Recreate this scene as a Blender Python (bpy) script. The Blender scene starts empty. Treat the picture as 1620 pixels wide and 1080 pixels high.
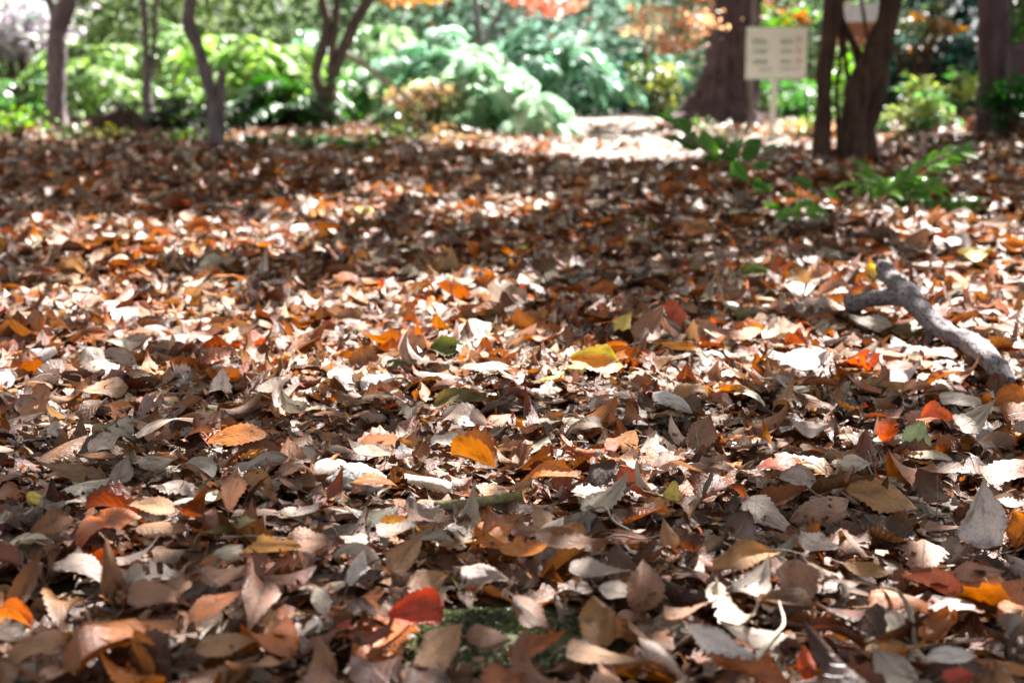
import bpy, math, random
import numpy as np
from mathutils import Vector, Matrix

random.seed(7)
rng = np.random.default_rng(11)
S = bpy.context.scene
C = S.collection
R = math.radians

# ------------------------------------------------------------------ camera, world, sun, exposure
CAM_H, FPX, HORIZ = 0.70, 2250.0, 100.0            # metres, focal length in photo pixels, horizon row of the photo
PITCH = math.atan((540.0 - HORIZ) / FPX)
cam_d = bpy.data.cameras.new('camera'); cam = bpy.data.objects.new('camera', cam_d); C.objects.link(cam)
cam.location = (0, 0, CAM_H); cam.rotation_euler = (R(90) - PITCH, 0, 0)
cam_d.lens = 50; cam_d.sensor_width = 36; cam_d.clip_start = 0.05; cam_d.clip_end = 400
cam_d.dof.use_dof = True; cam_d.dof.focus_distance = 2.45; cam_d.dof.aperture_fstop = 3.9
cam_d.dof.aperture_blades = 0
S.camera = cam

SUN_AZ, SUN_EL = R(34), R(51)                      # azimuth clockwise from +Y
SD = Vector((math.sin(SUN_AZ) * math.cos(SUN_EL), math.cos(SUN_AZ) * math.cos(SUN_EL), math.sin(SUN_EL)))
W = bpy.data.worlds.new('World'); S.world = W; W.use_nodes = True
nt = W.node_tree; nt.nodes.clear()
sky = nt.nodes.new('ShaderNodeTexSky'); sky.sky_type = 'NISHITA'; sky.sun_disc = False
sky.sun_elevation = SUN_EL; sky.sun_rotation = SUN_AZ; sky.air_density = 1.0; sky.dust_density = 2.5
bg = nt.nodes.new('ShaderNodeBackground'); bg.inputs['Strength'].default_value = 0.038
wo = nt.nodes.new('ShaderNodeOutputWorld')
whs = nt.nodes.new('ShaderNodeHueSaturation'); whs.inputs['Saturation'].default_value = 0.10
nt.links.new(sky.outputs[0], whs.inputs['Color']); nt.links.new(whs.outputs[0], bg.inputs[0]); nt.links.new(bg.outputs[0], wo.inputs[0])
sl = bpy.data.lights.new('sun', 'SUN'); sl.energy = 5.0; sl.angle = R(0.53); sl.color = (1.0, 0.96, 0.92)
so = bpy.data.objects.new('sun', sl); C.objects.link(so)
so.rotation_euler = SD.to_track_quat('Z', 'Y').to_euler()
S.view_settings.view_transform = 'Standard'; S.view_settings.look = 'None'
S.view_settings.gamma = 1.0; S.view_settings.exposure = 2.6
S.cycles.max_bounces = 8; S.cycles.transparent_max_bounces = 4
S.cycles.sample_clamp_indirect = 6
S.cycles.use_denoising = True

# ------------------------------------------------------------------ helpers
def smooth(x, a, b):
    t = np.clip((x - a) / (b - a), 0, 1); return t * t * (3 - 2 * t)

_w = [(rng.uniform(0, 2 * math.pi), rng.uniform(0, 2 * math.pi), k, a) for k, a in
      [(0.9, .012), (1.3, .012), (2.3, .010), (3.1, .009), (5.2, .006), (7.9, .005), (12., .004), (17., .003)] for _ in range(2)]
def height(x, y):
    """the ground: gentle hummocks, a bank rising to the right"""
    x = np.asarray(x, float); y = np.asarray(y, float)
    h = np.zeros(np.broadcast(x, y).shape)
    for th, ph, k, a in _w:
        h = h + a * np.sin(k * (x * math.cos(th) + y * math.sin(th)) + ph)
    h = h * (1 - 0.7 * smooth(y, 9, 12))
    h = h + 0.26 * smooth(x - 0.18 * y, 0.5, 3.2) * smooth(y, 4, 10) * (1 - smooth(y, 14, 20))
    h = h + 0.05 * np.exp(-(((x - 1.15) / .5) ** 2 + ((y - 5.7) / .5) ** 2))
    h = h - 0.075 * np.exp(-(((x - 1.08) / .15) ** 2 + ((y - 5.30) / .13) ** 2))
    h = h + 0.6 * smooth(np.abs(x), 9, 30) + 1.2 * smooth(y, 24, 60)
    return h

def ray(u, v):
    cx, cy = (u - 810.0) / FPX, (540.0 - v) / FPX
    return Vector((cx, math.cos(PITCH) + cy * math.sin(PITCH), -math.sin(PITCH) + cy * math.cos(PITCH)))
def at(u, v, Y):
    d = ray(u, v); k = Y / d.y
    return Vector((d.x * k, Y, CAM_H + d.z * k))
def on_ground(u, v, dz=0.0):
    d = ray(u, v); z = 0.0
    for _ in range(12):
        k = (CAM_H - z - dz) / -d.z
        z = float(height(d.x * k, d.y * k))
    return Vector((d.x * k, d.y * k, z + dz))
def project(p):
    p = np.asarray(p, float)
    x, y, z = p[..., 0], p[..., 1], p[..., 2] - CAM_H
    dep = y * math.cos(PITCH) - z * math.sin(PITCH)
    up = y * math.sin(PITCH) + z * math.cos(PITCH)
    return 810 + FPX * x / dep, 540 - FPX * up / dep, dep

def mesh_obj(name, V, F, mats, parent=None, uv=None, col=None, smooth_=True, loc=None, mi=None):
    """V (n,3); F: (m,4) quad array or list of tuples; uv and col are per vertex"""
    me = bpy.data.meshes.new(name)
    V = np.asarray(V, np.float32)
    if loc is not None: V = V - np.asarray(loc, np.float32)
    if isinstance(F, np.ndarray):
        m = len(F); fl = F.astype(np.int32).ravel(); k = F.shape[1]
        me.vertices.add(len(V)); me.vertices.foreach_set('co', V.ravel())
        me.loops.add(m * k); me.loops.foreach_set('vertex_index', fl)
        me.polygons.add(m); me.polygons.foreach_set('loop_start', np.arange(0, m * k, k, dtype=np.int32))
        me.polygons.foreach_set('loop_total', np.full(m, k, np.int32))
        me.update(calc_edges=True)
    else:
        me.from_pydata([tuple(v) for v in V.tolist()], [], [tuple(f) for f in F])
        fl = np.zeros(len(me.loops), np.int32); me.loops.foreach_get('vertex_index', fl)
    if uv is not None:
        l = me.uv_layers.new(name='UVMap'); l.data.foreach_set('uv', np.asarray(uv, np.float32)[fl].ravel())
    if col is not None:
        a = me.color_attributes.new('col', 'FLOAT_COLOR', 'POINT')
        c = np.ones((len(V), 4), np.float32); cc = np.asarray(col); c[:, :cc.shape[1]] = cc
        a.data.foreach_set('color', c.ravel())
    me.polygons.foreach_set('use_smooth', np.full(len(me.polygons), smooth_))
    for m_ in (mats if isinstance(mats, (list, tuple)) else [mats]): me.materials.append(m_)
    if mi is not None: me.polygons.foreach_set('material_index', np.asarray(mi, np.int32))
    me.update()
    o = bpy.data.objects.new(name, me); C.objects.link(o)
    if loc is not None: o.location = loc
    if parent is not None: o.parent = parent; 
    return o

def tag(o, label=None, cat=None, group=None, kind=None):
    if label: o['label'] = label
    if cat: o['category'] = cat
    if group: o['group'] = group
    if kind: o['kind'] = kind
    return o
def empty(name, loc, label, cat, group=None):
    o = bpy.data.objects.new(name, None); C.objects.link(o); o.location = loc
    o.empty_display_size = 0.1
    return tag(o, label, cat, group)
def child(name, V, F, mats, root, **k):
    """a part: vertices given in world space, stored relative to the root"""
    return mesh_obj(name, np.asarray(V) - np.asarray(root.location), F, mats, parent=root, **k)

def catmull(pts, n):
    P = np.asarray(pts, float)
    P = np.vstack([2 * P[0] - P[1], P, 2 * P[-1] - P[-2]])
    out = []
    for i in range(1, len(P) - 2):
        for t in np.arange(n) / n:
            a, b, c, d = P[i - 1], P[i], P[i + 1], P[i + 2]
            out.append(.5 * ((2 * b) + (-a + c) * t + (2 * a - 5 * b + 4 * c - d) * t * t + (-a + 3 * b - 3 * c + d) * t ** 3))
    out.append(P[-2]); return np.array(out)

def tube(path, seg=12, n=5, rough=0.06, ridges=0, ridge_amp=0.0, seed=0):
    """path rows: x,y,z,radius -> verts, faces of a closed tapered tube"""
    q = catmull(path, n); r_ = np.random.default_rng(seed)
    V = []; F = []
    T = np.gradient(q[:, :3], axis=0); T /= np.linalg.norm(T, axis=1)[:, None] + 1e-9
    ref = np.array([0.0, 1, 0]) if abs(T[0][1]) < .8 else np.array([1.0, 0, 0])
    ph = r_.uniform(0, 6.28, 4); ang = np.arange(seg) * 2 * math.pi / seg
    for i, (p, t) in enumerate(zip(q, T)):
        a = ref - t * ref.dot(t); a /= np.linalg.norm(a); b = np.cross(t, a); ref = a
        rr = max(p[3], 1e-4) * (1 + rough * (np.sin(2 * ang + ph[0] + .5 * i) + .6 * np.sin(3 * ang + ph[1] - .8 * i)) + rough * .8 * r_.normal(size=seg))
        if ridges: rr = rr * (1 + ridge_amp * np.abs(np.sin(ang * ridges / 2 + ph[2] + .15 * np.sin(i * .7))))
        for k in range(seg): V.append(p[:3] + rr[k] * (math.cos(ang[k]) * a + math.sin(ang[k]) * b))
    m = len(q)
    for i in range(m - 1):
        for k in range(seg): F.append((i * seg + k, i * seg + (k + 1) % seg, (i + 1) * seg + (k + 1) % seg, (i + 1) * seg + k))
    V.append(q[0, :3]); V.append(q[-1, :3]); c0, c1 = m * seg, m * seg + 1
    for k in range(seg):
        F.append((c0, (k + 1) % seg, k)); F.append((c1, (m - 1) * seg + k, (m - 1) * seg + (k + 1) % seg))
    return np.array(V), F
def merge(parts):
    V = []; F = []; o = 0
    for v, f in parts:
        V.append(v); F += [tuple(i + o for i in g) for g in f]; o += len(v)
    return np.vstack(V), F
def box(x0, x1, y0, y1, z0, z1):
    v = np.array([(x, y, z) for x in (x0, x1) for y in (y0, y1) for z in (z0, z1)], float)
    return v, [(0, 1, 3, 2), (4, 6, 7, 5), (0, 4, 5, 1), (2, 3, 7, 6), (0, 2, 6, 4), (1, 5, 7, 3)]

# ------------------------------------------------------------------ materials
def new_mat(name):
    m = bpy.data.materials.new(name); m.use_nodes = True; n = m.node_tree; n.nodes.clear()
    out = n.nodes.new('ShaderNodeOutputMaterial'); return m, n, out
def N(n, t, **k):
    x = n.nodes.new(t)
    for a, b in k.items(): setattr(x, a, b)
    return x
def math_(n, op, a, b=None, clamp=False):
    x = N(n, 'ShaderNodeMath', operation=op, use_clamp=clamp)
    for i, s in enumerate((a, b)):
        if s is None: continue
        if isinstance(s, (int, float)): x.inputs[i].default_value = s
        else: n.links.new(s, x.inputs[i])
    return x.outputs[0]
def mixc(n, f, a, b, mode='MIX'):
    x = N(n, 'ShaderNodeMix', data_type='RGBA', blend_type=mode)
    for s, i in ((f, 0), (a, 6), (b, 7)):
        if isinstance(s, (int, float)): x.inputs[i].default_value = s
        elif isinstance(s, tuple): x.inputs[i].default_value = (*s, 1)
        else: n.links.new(s, x.inputs[i])
    return x.outputs[2]
def noise(n, vec, scale, detail=3, rough=.6):
    x = N(n, 'ShaderNodeTexNoise'); x.inputs['Scale'].default_value = scale; x.inputs['Detail'].default_value = detail
    x.inputs['Roughness'].default_value = rough; n.links.new(vec, x.inputs['Vector']); return x.outputs['Fac']
def ramp(n, f, stops):
    x = N(n, 'ShaderNodeValToRGB'); e = x.color_ramp.elements
    while len(e) < len(stops): e.new(.5)
    for i, (p, c) in enumerate(stops): e[i].position = p; e[i].color = (*c, 1) if len(c) == 3 else c
    n.links.new(f, x.inputs[0]); return x.outputs[0]

def leaf_material(name, trans=.35, rough=.42, veins=True, spec=.5, tsat=1.0, coat=0.0):
    m, n, out = new_mat(name)
    at_ = N(n, 'ShaderNodeAttribute', attribute_name='col'); col = at_.outputs['Color']; rnd = at_.outputs['Alpha']
    uv = N(n, 'ShaderNodeTexCoord').outputs['UV']
    pr = N(n, 'ShaderNodeBsdfPrincipled')
    if veins:
        off = N(n, 'ShaderNodeCombineXYZ'); n.links.new(math_(n, 'MULTIPLY', rnd, 37.0), off.inputs[2])
        va = N(n, 'ShaderNodeVectorMath', operation='ADD'); n.links.new(uv, va.inputs[0]); n.links.new(off.outputs[0], va.inputs[1])
        sp = N(n, 'ShaderNodeSeparateXYZ'); n.links.new(uv, sp.inputs[0]); s_, t_ = sp.outputs[0], sp.outputs[1]
        ab = math_(n, 'ABSOLUTE', math_(n, 'SUBTRACT', s_, .5))               # 0 at the midrib, .5 at the margin
        mid = math_(n, 'SUBTRACT', 1.0, math_(n, 'MULTIPLY', ab, 38.0), True)
        wv = math_(n, 'SINE', math_(n, 'MULTIPLY', math_(n, 'SUBTRACT', t_, math_(n, 'MULTIPLY', ab, .42)), 2 * math.pi * 10))
        side = math_(n, 'MULTIPLY', math_(n, 'SUBTRACT', wv, .90), 9.0, True)
        vein = math_(n, 'MAXIMUM', mid, math_(n, 'MULTIPLY', side, .55))
        n1 = noise(n, va.outputs[0], 3.2, 4); n2 = noise(n, va.outputs[0], 17, 3); n3 = noise(n, va.outputs[0], 60, 2)
        blot = ramp(n, n1, [(.30, (.42, .36, .33)), (.48, (1, 1, 1)), (.7, (1.3, 1.2, 1.08))])
        c = mixc(n, 1.0, col, blot, 'MULTIPLY')
        spots = ramp(n, n2, [(.58, (1, 1, 1)), (.68, (.30, .20, .16))])
        c = mixc(n, .7, c, spots, 'MULTIPLY')
        fine = ramp(n, n3, [(.3, (.86, .86, .86)), (.7, (1.1, 1.1, 1.1))]); c = mixc(n, 1.0, c, fine, 'MULTIPLY')
        edge = math_(n, 'MULTIPLY', math_(n, 'SUBTRACT', ab, .40), 6.0, True)
        c = mixc(n, math_(n, 'MULTIPLY', edge, .35), c, (.10, .05, .03))
        vc = mixc(n, .5, col, (.45, .33, .22)); c = mixc(n, math_(n, 'MULTIPLY', vein, .55), c, vc)
        bm = N(n, 'ShaderNodeBump'); bm.inputs['Strength'].default_value = .8; bm.inputs['Distance'].default_value = .0016
        hgt = math_(n, 'ADD', math_(n, 'MULTIPLY', vein, -1.0), math_(n, 'ADD', math_(n, 'MULTIPLY', n2, 1.6), math_(n, 'MULTIPLY', n3, .5)))
        n.links.new(hgt, bm.inputs['Height']); n.links.new(bm.outputs[0], pr.inputs['Normal'])
        rg = math_(n, 'ADD', math_(n, 'MULTIPLY', n1, .3), rough - .15); n.links.new(rg, pr.inputs['Roughness'])
    else:
        c = col; pr.inputs['Roughness'].default_value = rough
    n.links.new(c, pr.inputs['Base Color']); pr.inputs['Specular IOR Level'].default_value = spec
    tr = N(n, 'ShaderNodeBsdfTranslucent')
    hs = N(n, 'ShaderNodeHueSaturation'); hs.inputs['Saturation'].default_value = 1.08 * tsat; hs.inputs['Value'].default_value = 1.15
    n.links.new(c, hs.inputs['Color']); n.links.new(hs.outputs[0], tr.inputs[0])
    mx = N(n, 'ShaderNodeMixShader'); mx.inputs[0].default_value = trans
    n.links.new(pr.outputs[0], mx.inputs[1]); n.links.new(tr.outputs[0], mx.inputs[2]); n.links.new(mx.outputs[0], out.inputs[0])
    return m

def bark_material(name, c1, c2, c3=None, stretch=(9, 9, 2), rough=.85, bump=.02, spec=.25, lent=False):
    m, n, out = new_mat(name)
    oc = N(n, 'ShaderNodeTexCoord').outputs['Object']
    mp = N(n, 'ShaderNodeMapping'); mp.inputs['Scale'].default_value = stretch; n.links.new(oc, mp.inputs[0])
    a = noise(n, mp.outputs[0], 3, 6, .65); b = noise(n, oc, 2.2, 3); f = noise(n, oc, 60, 3)
    c = ramp(n, a, [(.3, c1), (.62, c2)])
    if c3: c = mixc(n, ramp(n, b, [(.5, (0, 0, 0)), (.66, (1, 1, 1))]), c, c3)
    h = math_(n, 'ADD', a, math_(n, 'MULTIPLY', f, .25))
    if lent:
        mp2 = N(n, 'ShaderNodeMapping'); mp2.inputs['Scale'].default_value = lent; n.links.new(oc, mp2.inputs[0])
        vo = N(n, 'ShaderNodeTexVoronoi'); n.links.new(mp2.outputs[0], vo.inputs['Vector']); vo.inputs['Scale'].default_value = 1
        sp = ramp(n, vo.outputs['Distance'], [(.22, (.12, .10, .10)), (.34, (1, 1, 1))]); c = mixc(n, .85, c, sp, 'MULTIPLY')
    pr = N(n, 'ShaderNodeBsdfPrincipled'); pr.inputs['Roughness'].default_value = rough; pr.inputs['Specular IOR Level'].default_value = spec
    n.links.new(c, pr.inputs['Base Color'])
    bm = N(n, 'ShaderNodeBump'); bm.inputs['Strength'].default_value = .8; bm.inputs['Distance'].default_value = bump
    n.links.new(h, bm.inputs['Height']); n.links.new(bm.outputs[0], pr.inputs['Normal']); n.links.new(pr.outputs[0], out.inputs[0])
    return m
def plain(name, c, rough=.6, spec=.4, var=.15, scale=8):
    m, n, out = new_mat(name); oc = N(n, 'ShaderNodeTexCoord').outputs['Object']
    a = noise(n, oc, scale, 4)
    cc = ramp(n, a, [(.3, tuple(x * (1 - var) for x in c)), (.7, tuple(min(1, x * (1 + var)) for x in c))])
    pr = N(n, 'ShaderNodeBsdfPrincipled'); pr.inputs['Roughness'].default_value = rough; pr.inputs['Specular IOR Level'].default_value = spec
    n.links.new(cc, pr.inputs['Base Color']); n.links.new(pr.outputs[0], out.inputs[0]); return m

M_LEAF = leaf_material('dry_leaf', trans=.25, rough=.36, spec=.5, tsat=1.06)
M_GREEN = leaf_material('green_leaf', trans=.40, rough=.28, veins=False, spec=.6)
M_FAR = leaf_material('shrub_leaf', trans=.5, rough=.40, veins=False, spec=.7, tsat=1.1)
M_WOOD = leaf_material('wood_leaf', trans=.5, rough=.7, veins=False, spec=.2)
M_CANOPY = leaf_material('shade_canopy_leaf', trans=.22, rough=.5, veins=False)
M_BARK_DARK = bark_material('brown_bark', (.022, .013, .011), (.12, .07, .052), (.07, .042, .032), stretch=(7, 7, 1.2), bump=.04)
M_BARK_GREY = bark_material('grey_bark', (.09, .078, .088), (.26, .215, .225), (.14, .11, .11))
M_BARK_MID = bark_material('grey_brown_bark', (.06, .045, .045), (.19, .14, .135), (.10, .075, .07))
M_BARK_CEDAR = bark_material('cedar_bark', (.025, .015, .018), (.15, .10, .115), (.12, .095, .12), stretch=(4.5, 4.5, .35), bump=.05)
M_BRANCH = bark_material('speckled_bark', (.07, .06, .06), (.25, .22, .23), (.15, .125, .13), stretch=(26, 9, 26), bump=.007, lent=(110, 45, 110))
M_TWIG = bark_material('twig_bark', (.10, .07, .055), (.26, .21, .17), stretch=(60, 60, 60), bump=.002)
M_PALE = bark_material('pale_wood', (.34, .28, .22), (.55, .48, .40), stretch=(20, 20, 20), bump=.003)
M_MOSSTWIG = bark_material('mossy_bark', (.05, .05, .015), (.17, .16, .06), (.30, .26, .18), stretch=(40, 40, 40), bump=.003)
M_MOSS = bark_material('moss', (.012, .016, .003), (.05, .06, .010), (.09, .09, .06), stretch=(30, 30, 30), bump=.006, rough=.95)
M_STONE = bark_material('lichen_stone', (.10, .10, .09), (.42, .41, .38), (.20, .20, .18), stretch=(30, 30, 30), bump=.004)
M_SOIL = bark_material('soil', (.018, .010, .007), (.07, .04, .028), (.05, .03, .02), stretch=(8, 8, 8), bump=.02, rough=1)
M_PATH = bark_material('path_soil', (.16, .135, .11), (.34, .30, .26), (.22, .17, .14), stretch=(1.6, 1.6, 3), bump=.01, rough=.95)
M_SIGN = plain('cream_board', (.86, .87, .80), .5, var=.05); M_FRAME = plain('grey_white_metal', (.72, .72, .66), .4)
M_INKG = plain('green_lettering', (.12, .26, .16)); M_INKR = plain('red_lettering', (.62, .22, .16)); M_INKB = plain('grey_lettering', (.30, .31, .30))
M_WHITE = plain('white_panel', (.74, .76, .84), .5); M_BROWN = plain('brown_board', (.34, .14, .07), .7)

# ------------------------------------------------------------------ leaves
def frames(psi, tau, phi):
    """orientation matrices: columns = across, along, normal"""
    n_ = np.stack([np.sin(tau) * np.cos(phi), np.sin(tau) * np.sin(phi), np.cos(tau)], -1)
    d = np.stack([np.cos(psi), np.sin(psi), np.zeros_like(psi)], -1)
    y = d - n_ * (d * n_).sum(-1, keepdims=True); y /= np.linalg.norm(y, axis=-1, keepdims=True) + 1e-9
    return np.stack([np.cross(y, n_), y, n_], -1)
def leaf_batch(pos, Rm, L, Wd, nu, nv, kl, kc, tw, fold, ser, rip, rg, round_=0.0):
    n = len(L); t = np.linspace(0, 1, nu + 1); s = np.linspace(-1, 1, nv + 1)
    T, Sx = np.meshgrid(t, s, indexing='ij'); T = T.ravel()[None]; Sx = Sx.ravel()[None]
    p = T ** .86
    prof = np.where(T < .447, np.abs(np.sin(np.pi * p)) ** .62, np.abs(np.sin(np.pi * p)) ** (1.12 - .5 * np.asarray(round_).reshape(-1, 1)))
    prof = np.maximum(prof, .02)
    ragged = 1 + ser[:, None] * ((np.round(T * nu) % 2) * 2 - 1) * (np.abs(Sx) > .99) + .5 * ser[:, None] * rg.normal(size=(n, T.shape[1])) * (np.abs(Sx) > .99)
    x = Sx * prof * ragged * (Wd / 2)[:, None]
    y = (T - .5 + 0 * x) * L[:, None]
    ph = rg.uniform(0, 6.28, (n, 3)); lobe = (rip > 1e-6)[:, None] * .13
    x = x * (1 + lobe * np.sin(5.5 * T + ph[:, :1] + np.sign(Sx) * ph[:, 1:2]) + lobe * .6 * np.sin(12 * T + ph[:, 2:] + np.sign(Sx) * ph[:, :1]) + lobe * .6 * np.sign(Sx) * np.sin(ph[:, 1:2] * 3))
    z = fold[:, None] * np.abs(x) + rip[:, None] * L[:, None] * (np.sin(T * 9 + ph[:, :1] + 2.2 * Sx) * np.abs(Sx) * .6 + .5 * np.sin(T * 5 + ph[:, 1:2]) + .5 * np.sin(Sx * 2.6 + ph[:, 2:]) * (T - .2))
    ec = rg.normal(0, .16, n)[:, None] * (np.abs(rip[:, None]) > 1e-6); ql = rg.uniform(-.9, 1.4, n)[:, None]; bd = rg.normal(0, .9, n)[:, None] * (np.abs(rip[:, None]) > 1e-6)
    z = z + ec * Wd[:, None] * np.abs(Sx) ** 3 * prof
    x = x + bd * y * y
    kc_ = np.where(np.abs(kc) < 1e-3, 1e-3, kc)[:, None]; kl_ = np.where(np.abs(kl) < 1e-3, 1e-3, kl)[:, None]
    a = kc_ * x * (1 + .4 * (T - .5)); X = np.sin(a) / kc_ - z * np.sin(a); Z = (1 - np.cos(a)) / kc_ + z * np.cos(a)
    b = tw[:, None] * y; X, Z = X * np.cos(b) - Z * np.sin(b), X * np.sin(b) + Z * np.cos(b)
    c = np.clip(kl_ * y * (1 + ql * (T - .4)), -1.9, 1.9); Y = np.sin(c) / kl_ - Z * np.sin(c); Z = (1 - np.cos(c)) / kl_ + Z * np.cos(c)
    P = np.stack([X, Y, Z], -1)
    P = np.einsum('nij,nkj->nki', Rm, P) + pos[:, None, :]
    i, j = np.meshgrid(np.arange(nu), np.arange(nv), indexing='ij'); k = nv + 1
    q = np.stack([i * k + j, (i + 1) * k + j, (i + 1) * k + j + 1, i * k + j + 1], -1).reshape(-1, 4)
    F = (q[None] + (np.arange(n) * (nu + 1) * k)[:, None, None]).reshape(-1, 4)
    UV = np.stack([Sx * .5 + .5 + 0 * x, T + 0 * x], -1)
    return P, F, UV
def bcol(col, rnd, nverts):
    c = np.concatenate([col, rnd[:, None]], 1)
    return np.repeat(c[:, None, :], nverts, 1).reshape(-1, 4)
def join(parts):
    V = []; F = []; U = []; K = []; o = 0
    for P, f, uv, c in parts:
        P = P.reshape(-1, 3); V.append(P); F.append(f + o); U.append(uv.reshape(-1, 2)); K.append(c); o += len(P)
    return np.vstack(V), np.vstack(F), np.vstack(U), np.vstack(K)
def stalks(P, nvk, Rm, Ls, rg, nu):
    """short curved stalk strips (three-sided) growing from leaf bases; P (n,verts,3)"""
    n = len(P); base = P[:, nvk // 2, :]; d = -Rm[:, :, 1]
    side = Rm[:, :, 0]; nm = Rm[:, :, 2]; bend = rg.normal(0, .5, n)
    rows = []
    for t in np.linspace(0, 1, 4):
        c = base + d * (Ls * t)[:, None] + side * (Ls * t * t * bend)[:, None] - nm * (Ls * t * t * .3)[:, None]
        r = .0011 * (1 - .3 * t)
        for a in (0, 2.094, 4.189): rows.append(c + r * (math.cos(a) * side + math.sin(a) * nm))
    Q = np.stack(rows, 1); q = []
    for i in range(3):
        for k in range(3): q.append((i * 3 + k, i * 3 + (k + 1) % 3, (i + 1) * 3 + (k + 1) % 3, (i + 1) * 3 + k))
    F = (np.array(q)[None] + (np.arange(n) * 12)[:, None, None]).reshape(-1, 4)
    return Q, F, np.full((n * 12, 2), .5)

COL = dict(  # true leaf colours
    tan=(.34, .185, .095), pinktan=(.36, .19, .125), pale=(.50, .41, .345), cream=(.56, .475, .39), lilac=(.40, .315, .275), grey=(.35, .28, .23),
    brown=(.20, .085, .033), dark=(.085, .034, .018), maroon=(.17, .045, .021), mauve=(.25, .125, .072), rust=(.33, .10, .022),
    orange=(.48, .155, .022), ochre=(.33, .165, .055), gold=(.80, .29, .02), yellow=(.72, .55, .10), red=(.44, .045, .015), scarlet=(.60, .10, .03),
    olive=(.17, .13, .035), green=(.09, .115, .018), palegreen=(.42, .52, .26), salmon=(.52, .22, .13), white=(.62, .57, .55))
WORD = dict(tan='tan', pinktan='pinkish tan', pale='pale buff', cream='cream', lilac='lilac grey', grey='grey', brown='brown', dark='dark brown',
            maroon='maroon', mauve='mauve brown', rust='rust brown', orange='orange', ochre='ochre', gold='golden orange', yellow='yellow', red='red',
            scarlet='orange red', olive='olive', green='green', palegreen='pale green', salmon='salmon', white='whitish')
MIXN = ['tan', 'pinktan', 'pale', 'cream', 'lilac', 'grey', 'brown', 'dark', 'maroon', 'mauve', 'rust', 'orange', 'ochre', 'gold', 'yellow', 'scarlet', 'olive']
MIXP = np.array([12, 11, 11, 7, 4, 3, 23, 15, 11, 4, 18, 2.4, 1.2, .2, .1, .9, .3]); MIXP = MIXP / MIXP.sum()
CT = np.array([COL[k] for k in MIXN])

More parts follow.
